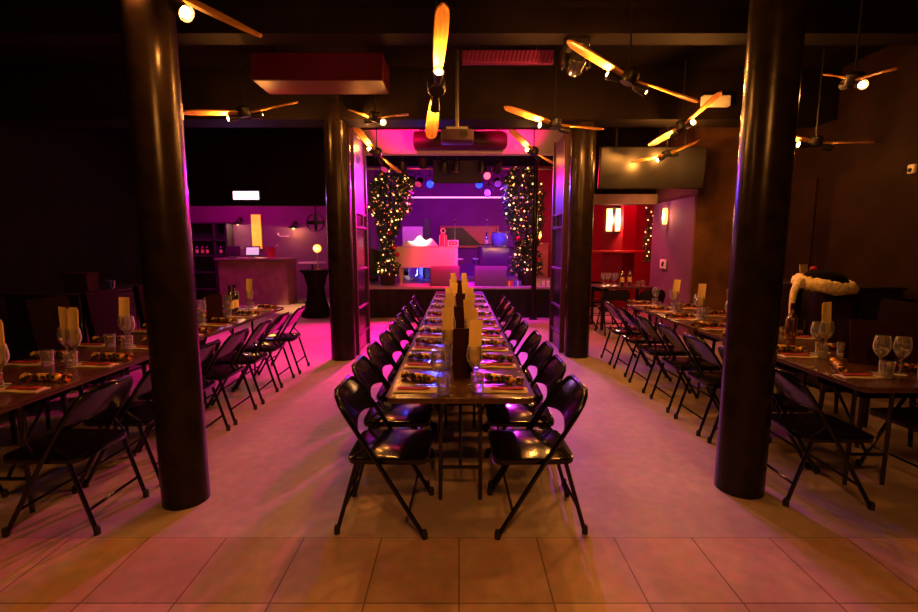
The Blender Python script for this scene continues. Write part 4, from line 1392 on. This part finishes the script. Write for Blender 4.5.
light('left_room_wash', 'AREA', (-5.6, 11.2, 3.5), 95, (0.85, 0.0, 0.42), (-5.2, 12.3, 0.6), size=(2.2, 0.8))  # added area light without a fixture, tints the left room
light('left_room_spot', 'SPOT', (-3.85, 10.3, 3.5), 1000, (1.0, 0.55, 0.14), (-3.85, 11.1, 0), 0.08, 30, 0.5)

# ------------------------------------------------------------------ right back area
t = thing('red_pillar', 'square red pillar with a drink shelf in the right opening', 'pillar', (3.86, 11.5, 0), (0, 0, R(40)))
MB().box((0, 0, CEIL / 2), (0.56, 0.56, CEIL), bevel=0.01).build('shaft', 'red_wall', t)
MB().box((0, 0, 1.34), (0.98, 0.98, 0.05), bevel=0.01).build('drink_shelf', 'red_box', t)
t = thing('wall_lantern', 'glowing twin panel lantern on the red pillar', 'wall lamp', (3.86 - 0.295 * math.sin(R(40)) - 0.02, 11.5 - 0.295 * math.cos(R(40)), 2.08), (0, 0, R(-14)))
MB().box((0, 0, 0), (0.05, 0.10, 0.62), bevel=0.008).build('back_plate', 'dark_metal', t)
for s in (1, -1):
    MB().box((s * 0.105, -0.03, 0), (0.13, 0.08, 0.52), bevel=0.006).build('glass_panel', 'warm_bulb', t)
for z in (-0.28, 0.28):
    MB().box((0, -0.03, z), (0.40, 0.10, 0.03), bevel=0.006).build('frame_bar', 'dark_metal', t)
light('lantern_light', 'POINT', (0, -0.18, 0), 45, (1.0, 0.35, 0.2), radius=0.08, parent=t)
t = thing('wall_sconce', 'slim glowing sconce on the mauve side wall of the right opening', 'wall lamp', (3.68, 8.45, 2.0), (0, 0, R(-90)))
MB().box((0, 0.01, 0), (0.07, 0.03, 0.20), bevel=0.006).build('back_plate', 'brass', t)
MB().lathe([(0.032, -0.14), (0.04, -0.12), (0.04, 0.12), (0.032, 0.14)], 16, (0, -0.045, 0)).build('glass_tube', 'warm_bulb', t)
light('sconce_light', 'POINT', (0, -0.12, 0), 12, (1.0, 0.45, 0.15), radius=0.05, parent=t)
t = thing('switch_box', 'white switch box on the mauve side wall below the sconce', 'switch', (3.672, 8.50, 1.16), (0, 0, R(-90)))
MB().box((0, 0, 0), (0.22, 0.03, 0.16), bevel=0.005).build('plate', 'papers_white', t)
MB().box((0.02, -0.02, 0), (0.05, 0.02, 0.09), (0, R(35), 0), bevel=0.004).build('lever', 'dark_metal', t)
gl = thing('garland', 'strip of green garland hanging beside the mauve side wall', 'garland', (4.33, 10.9, 1.1))
m = MB()
rg2 = random.Random(9)
for _ in range(700):
    a = rg2.uniform(0, 2 * PI)
    z = rg2.uniform(0, 1.3)
    p = Vector((0.09 * math.cos(a) * rg2.random() + 0.03 * math.sin(z * 9), 0.09 * math.sin(a) * rg2.random(), z))
    d = Vector((rg2.uniform(-1, 1), rg2.uniform(-1, 1), rg2.uniform(-1, 1))).normalized()
    e = d.orthogonal().normalized()
    m.bm.faces.new([m.bm.verts.new(q) for q in (p, p + d * 0.03 + e * 0.012, p + d * 0.07, p + d * 0.03 - e * 0.012)])
m.build('leaves', 'leaf', gl, smooth=False)
MB().tube([(0, 0, 0), (0, 0, CEIL - 1.1)], 0.006, 6).build('cord', 'wire_green', gl)
for k in range(14):
    MB().sphere((0.08 * math.cos(k * 2.2) + 0.03 * math.sin(k * 0.8), -0.07, 0.06 + k * 0.09), 0.015, 8, 6).build('bulb', 'fairy_bulb', gl)

t = thing('square_table', 'dark square table set with glasses in the right opening', 'table', (2.95, 8.55, 0))
MB().box((0, 0, 0.755), (0.95, 0.75, 0.03), bevel=0.006).build('tabletop', 'table_brown', t)
for a in (1, -1):
    for b in (1, -1):
        MB().box((a * 0.42, b * 0.32, 0.37), (0.05, 0.05, 0.74), bevel=0.004).build('leg', 'black_paint', t)
k = 0
for x, y in ((2.57, 8.35), (2.66, 8.42), (2.75, 8.36), (2.62, 8.55), (2.73, 8.60), (2.83, 8.5)):
    wine.place((x, y, 0.7705), (0, 0, 0), 'clear stemmed wine glass on the square red lit table, %s' % ['front left', 'second in front row', 'third in front row', 'back left', 'back middle', 'back right'][k], 'wine glasses on the square table')
    k += 1
o = make_bottle('dark wine bottle on the square table, left of the two', BOTTLE)
o.location = (2.95, 8.5, 0.77)
o = make_bottle('amber wine bottle on the square table, right of the two', AMBER)
o.location = (3.12, 8.6, 0.77)
for i, (x, y) in enumerate(((3.18, 8.35), (3.33, 8.5))):
    tumb.place((x, y, 0.7705), (0, 0, 0), 'clear tumbler on the square table, %s of the two' % ['left', 'right'][i], 'tumblers on the square table')
for i, (x, y, a, w) in enumerate(((2.62, 7.95, 90, 'in front of the square table at left'), (3.2, 7.93, 90, 'in front of the square table at right'), (2.26, 8.6, 0, 'at the left end of the square table'), (2.75, 9.2, -90, 'behind the square table'))):
    chair.place((x, y, 0), (0, 0, R(a)), 'black steel folding chair %s in the right opening' % w, 'folding chairs at the square table')
light('right_room_wash', 'AREA', (4.6, 10.7, 3.5), 110, (1.0, 0.0, 0.07), (3.6, 11.6, 1.2), size=(2.0, 1.0))  # added red ceiling wash, has no fixture
light('right_room_front', 'SPOT', (2.6, 10.6, 3.4), 520, (1.0, 0.05, 0.12), (2.9, 8.4, 0.5), 0.1, 70, 0.8)  # added red spot without a fixture, for glints round the square table
light('right_side_mauve', 'SPOT', (2.5, 8.6, 3.3), 95, (0.85, 0.04, 0.42), (3.7, 8.2, 1.4), 0.1, 70, 0.8)  # added spot without a fixture, colours the mauve side wall
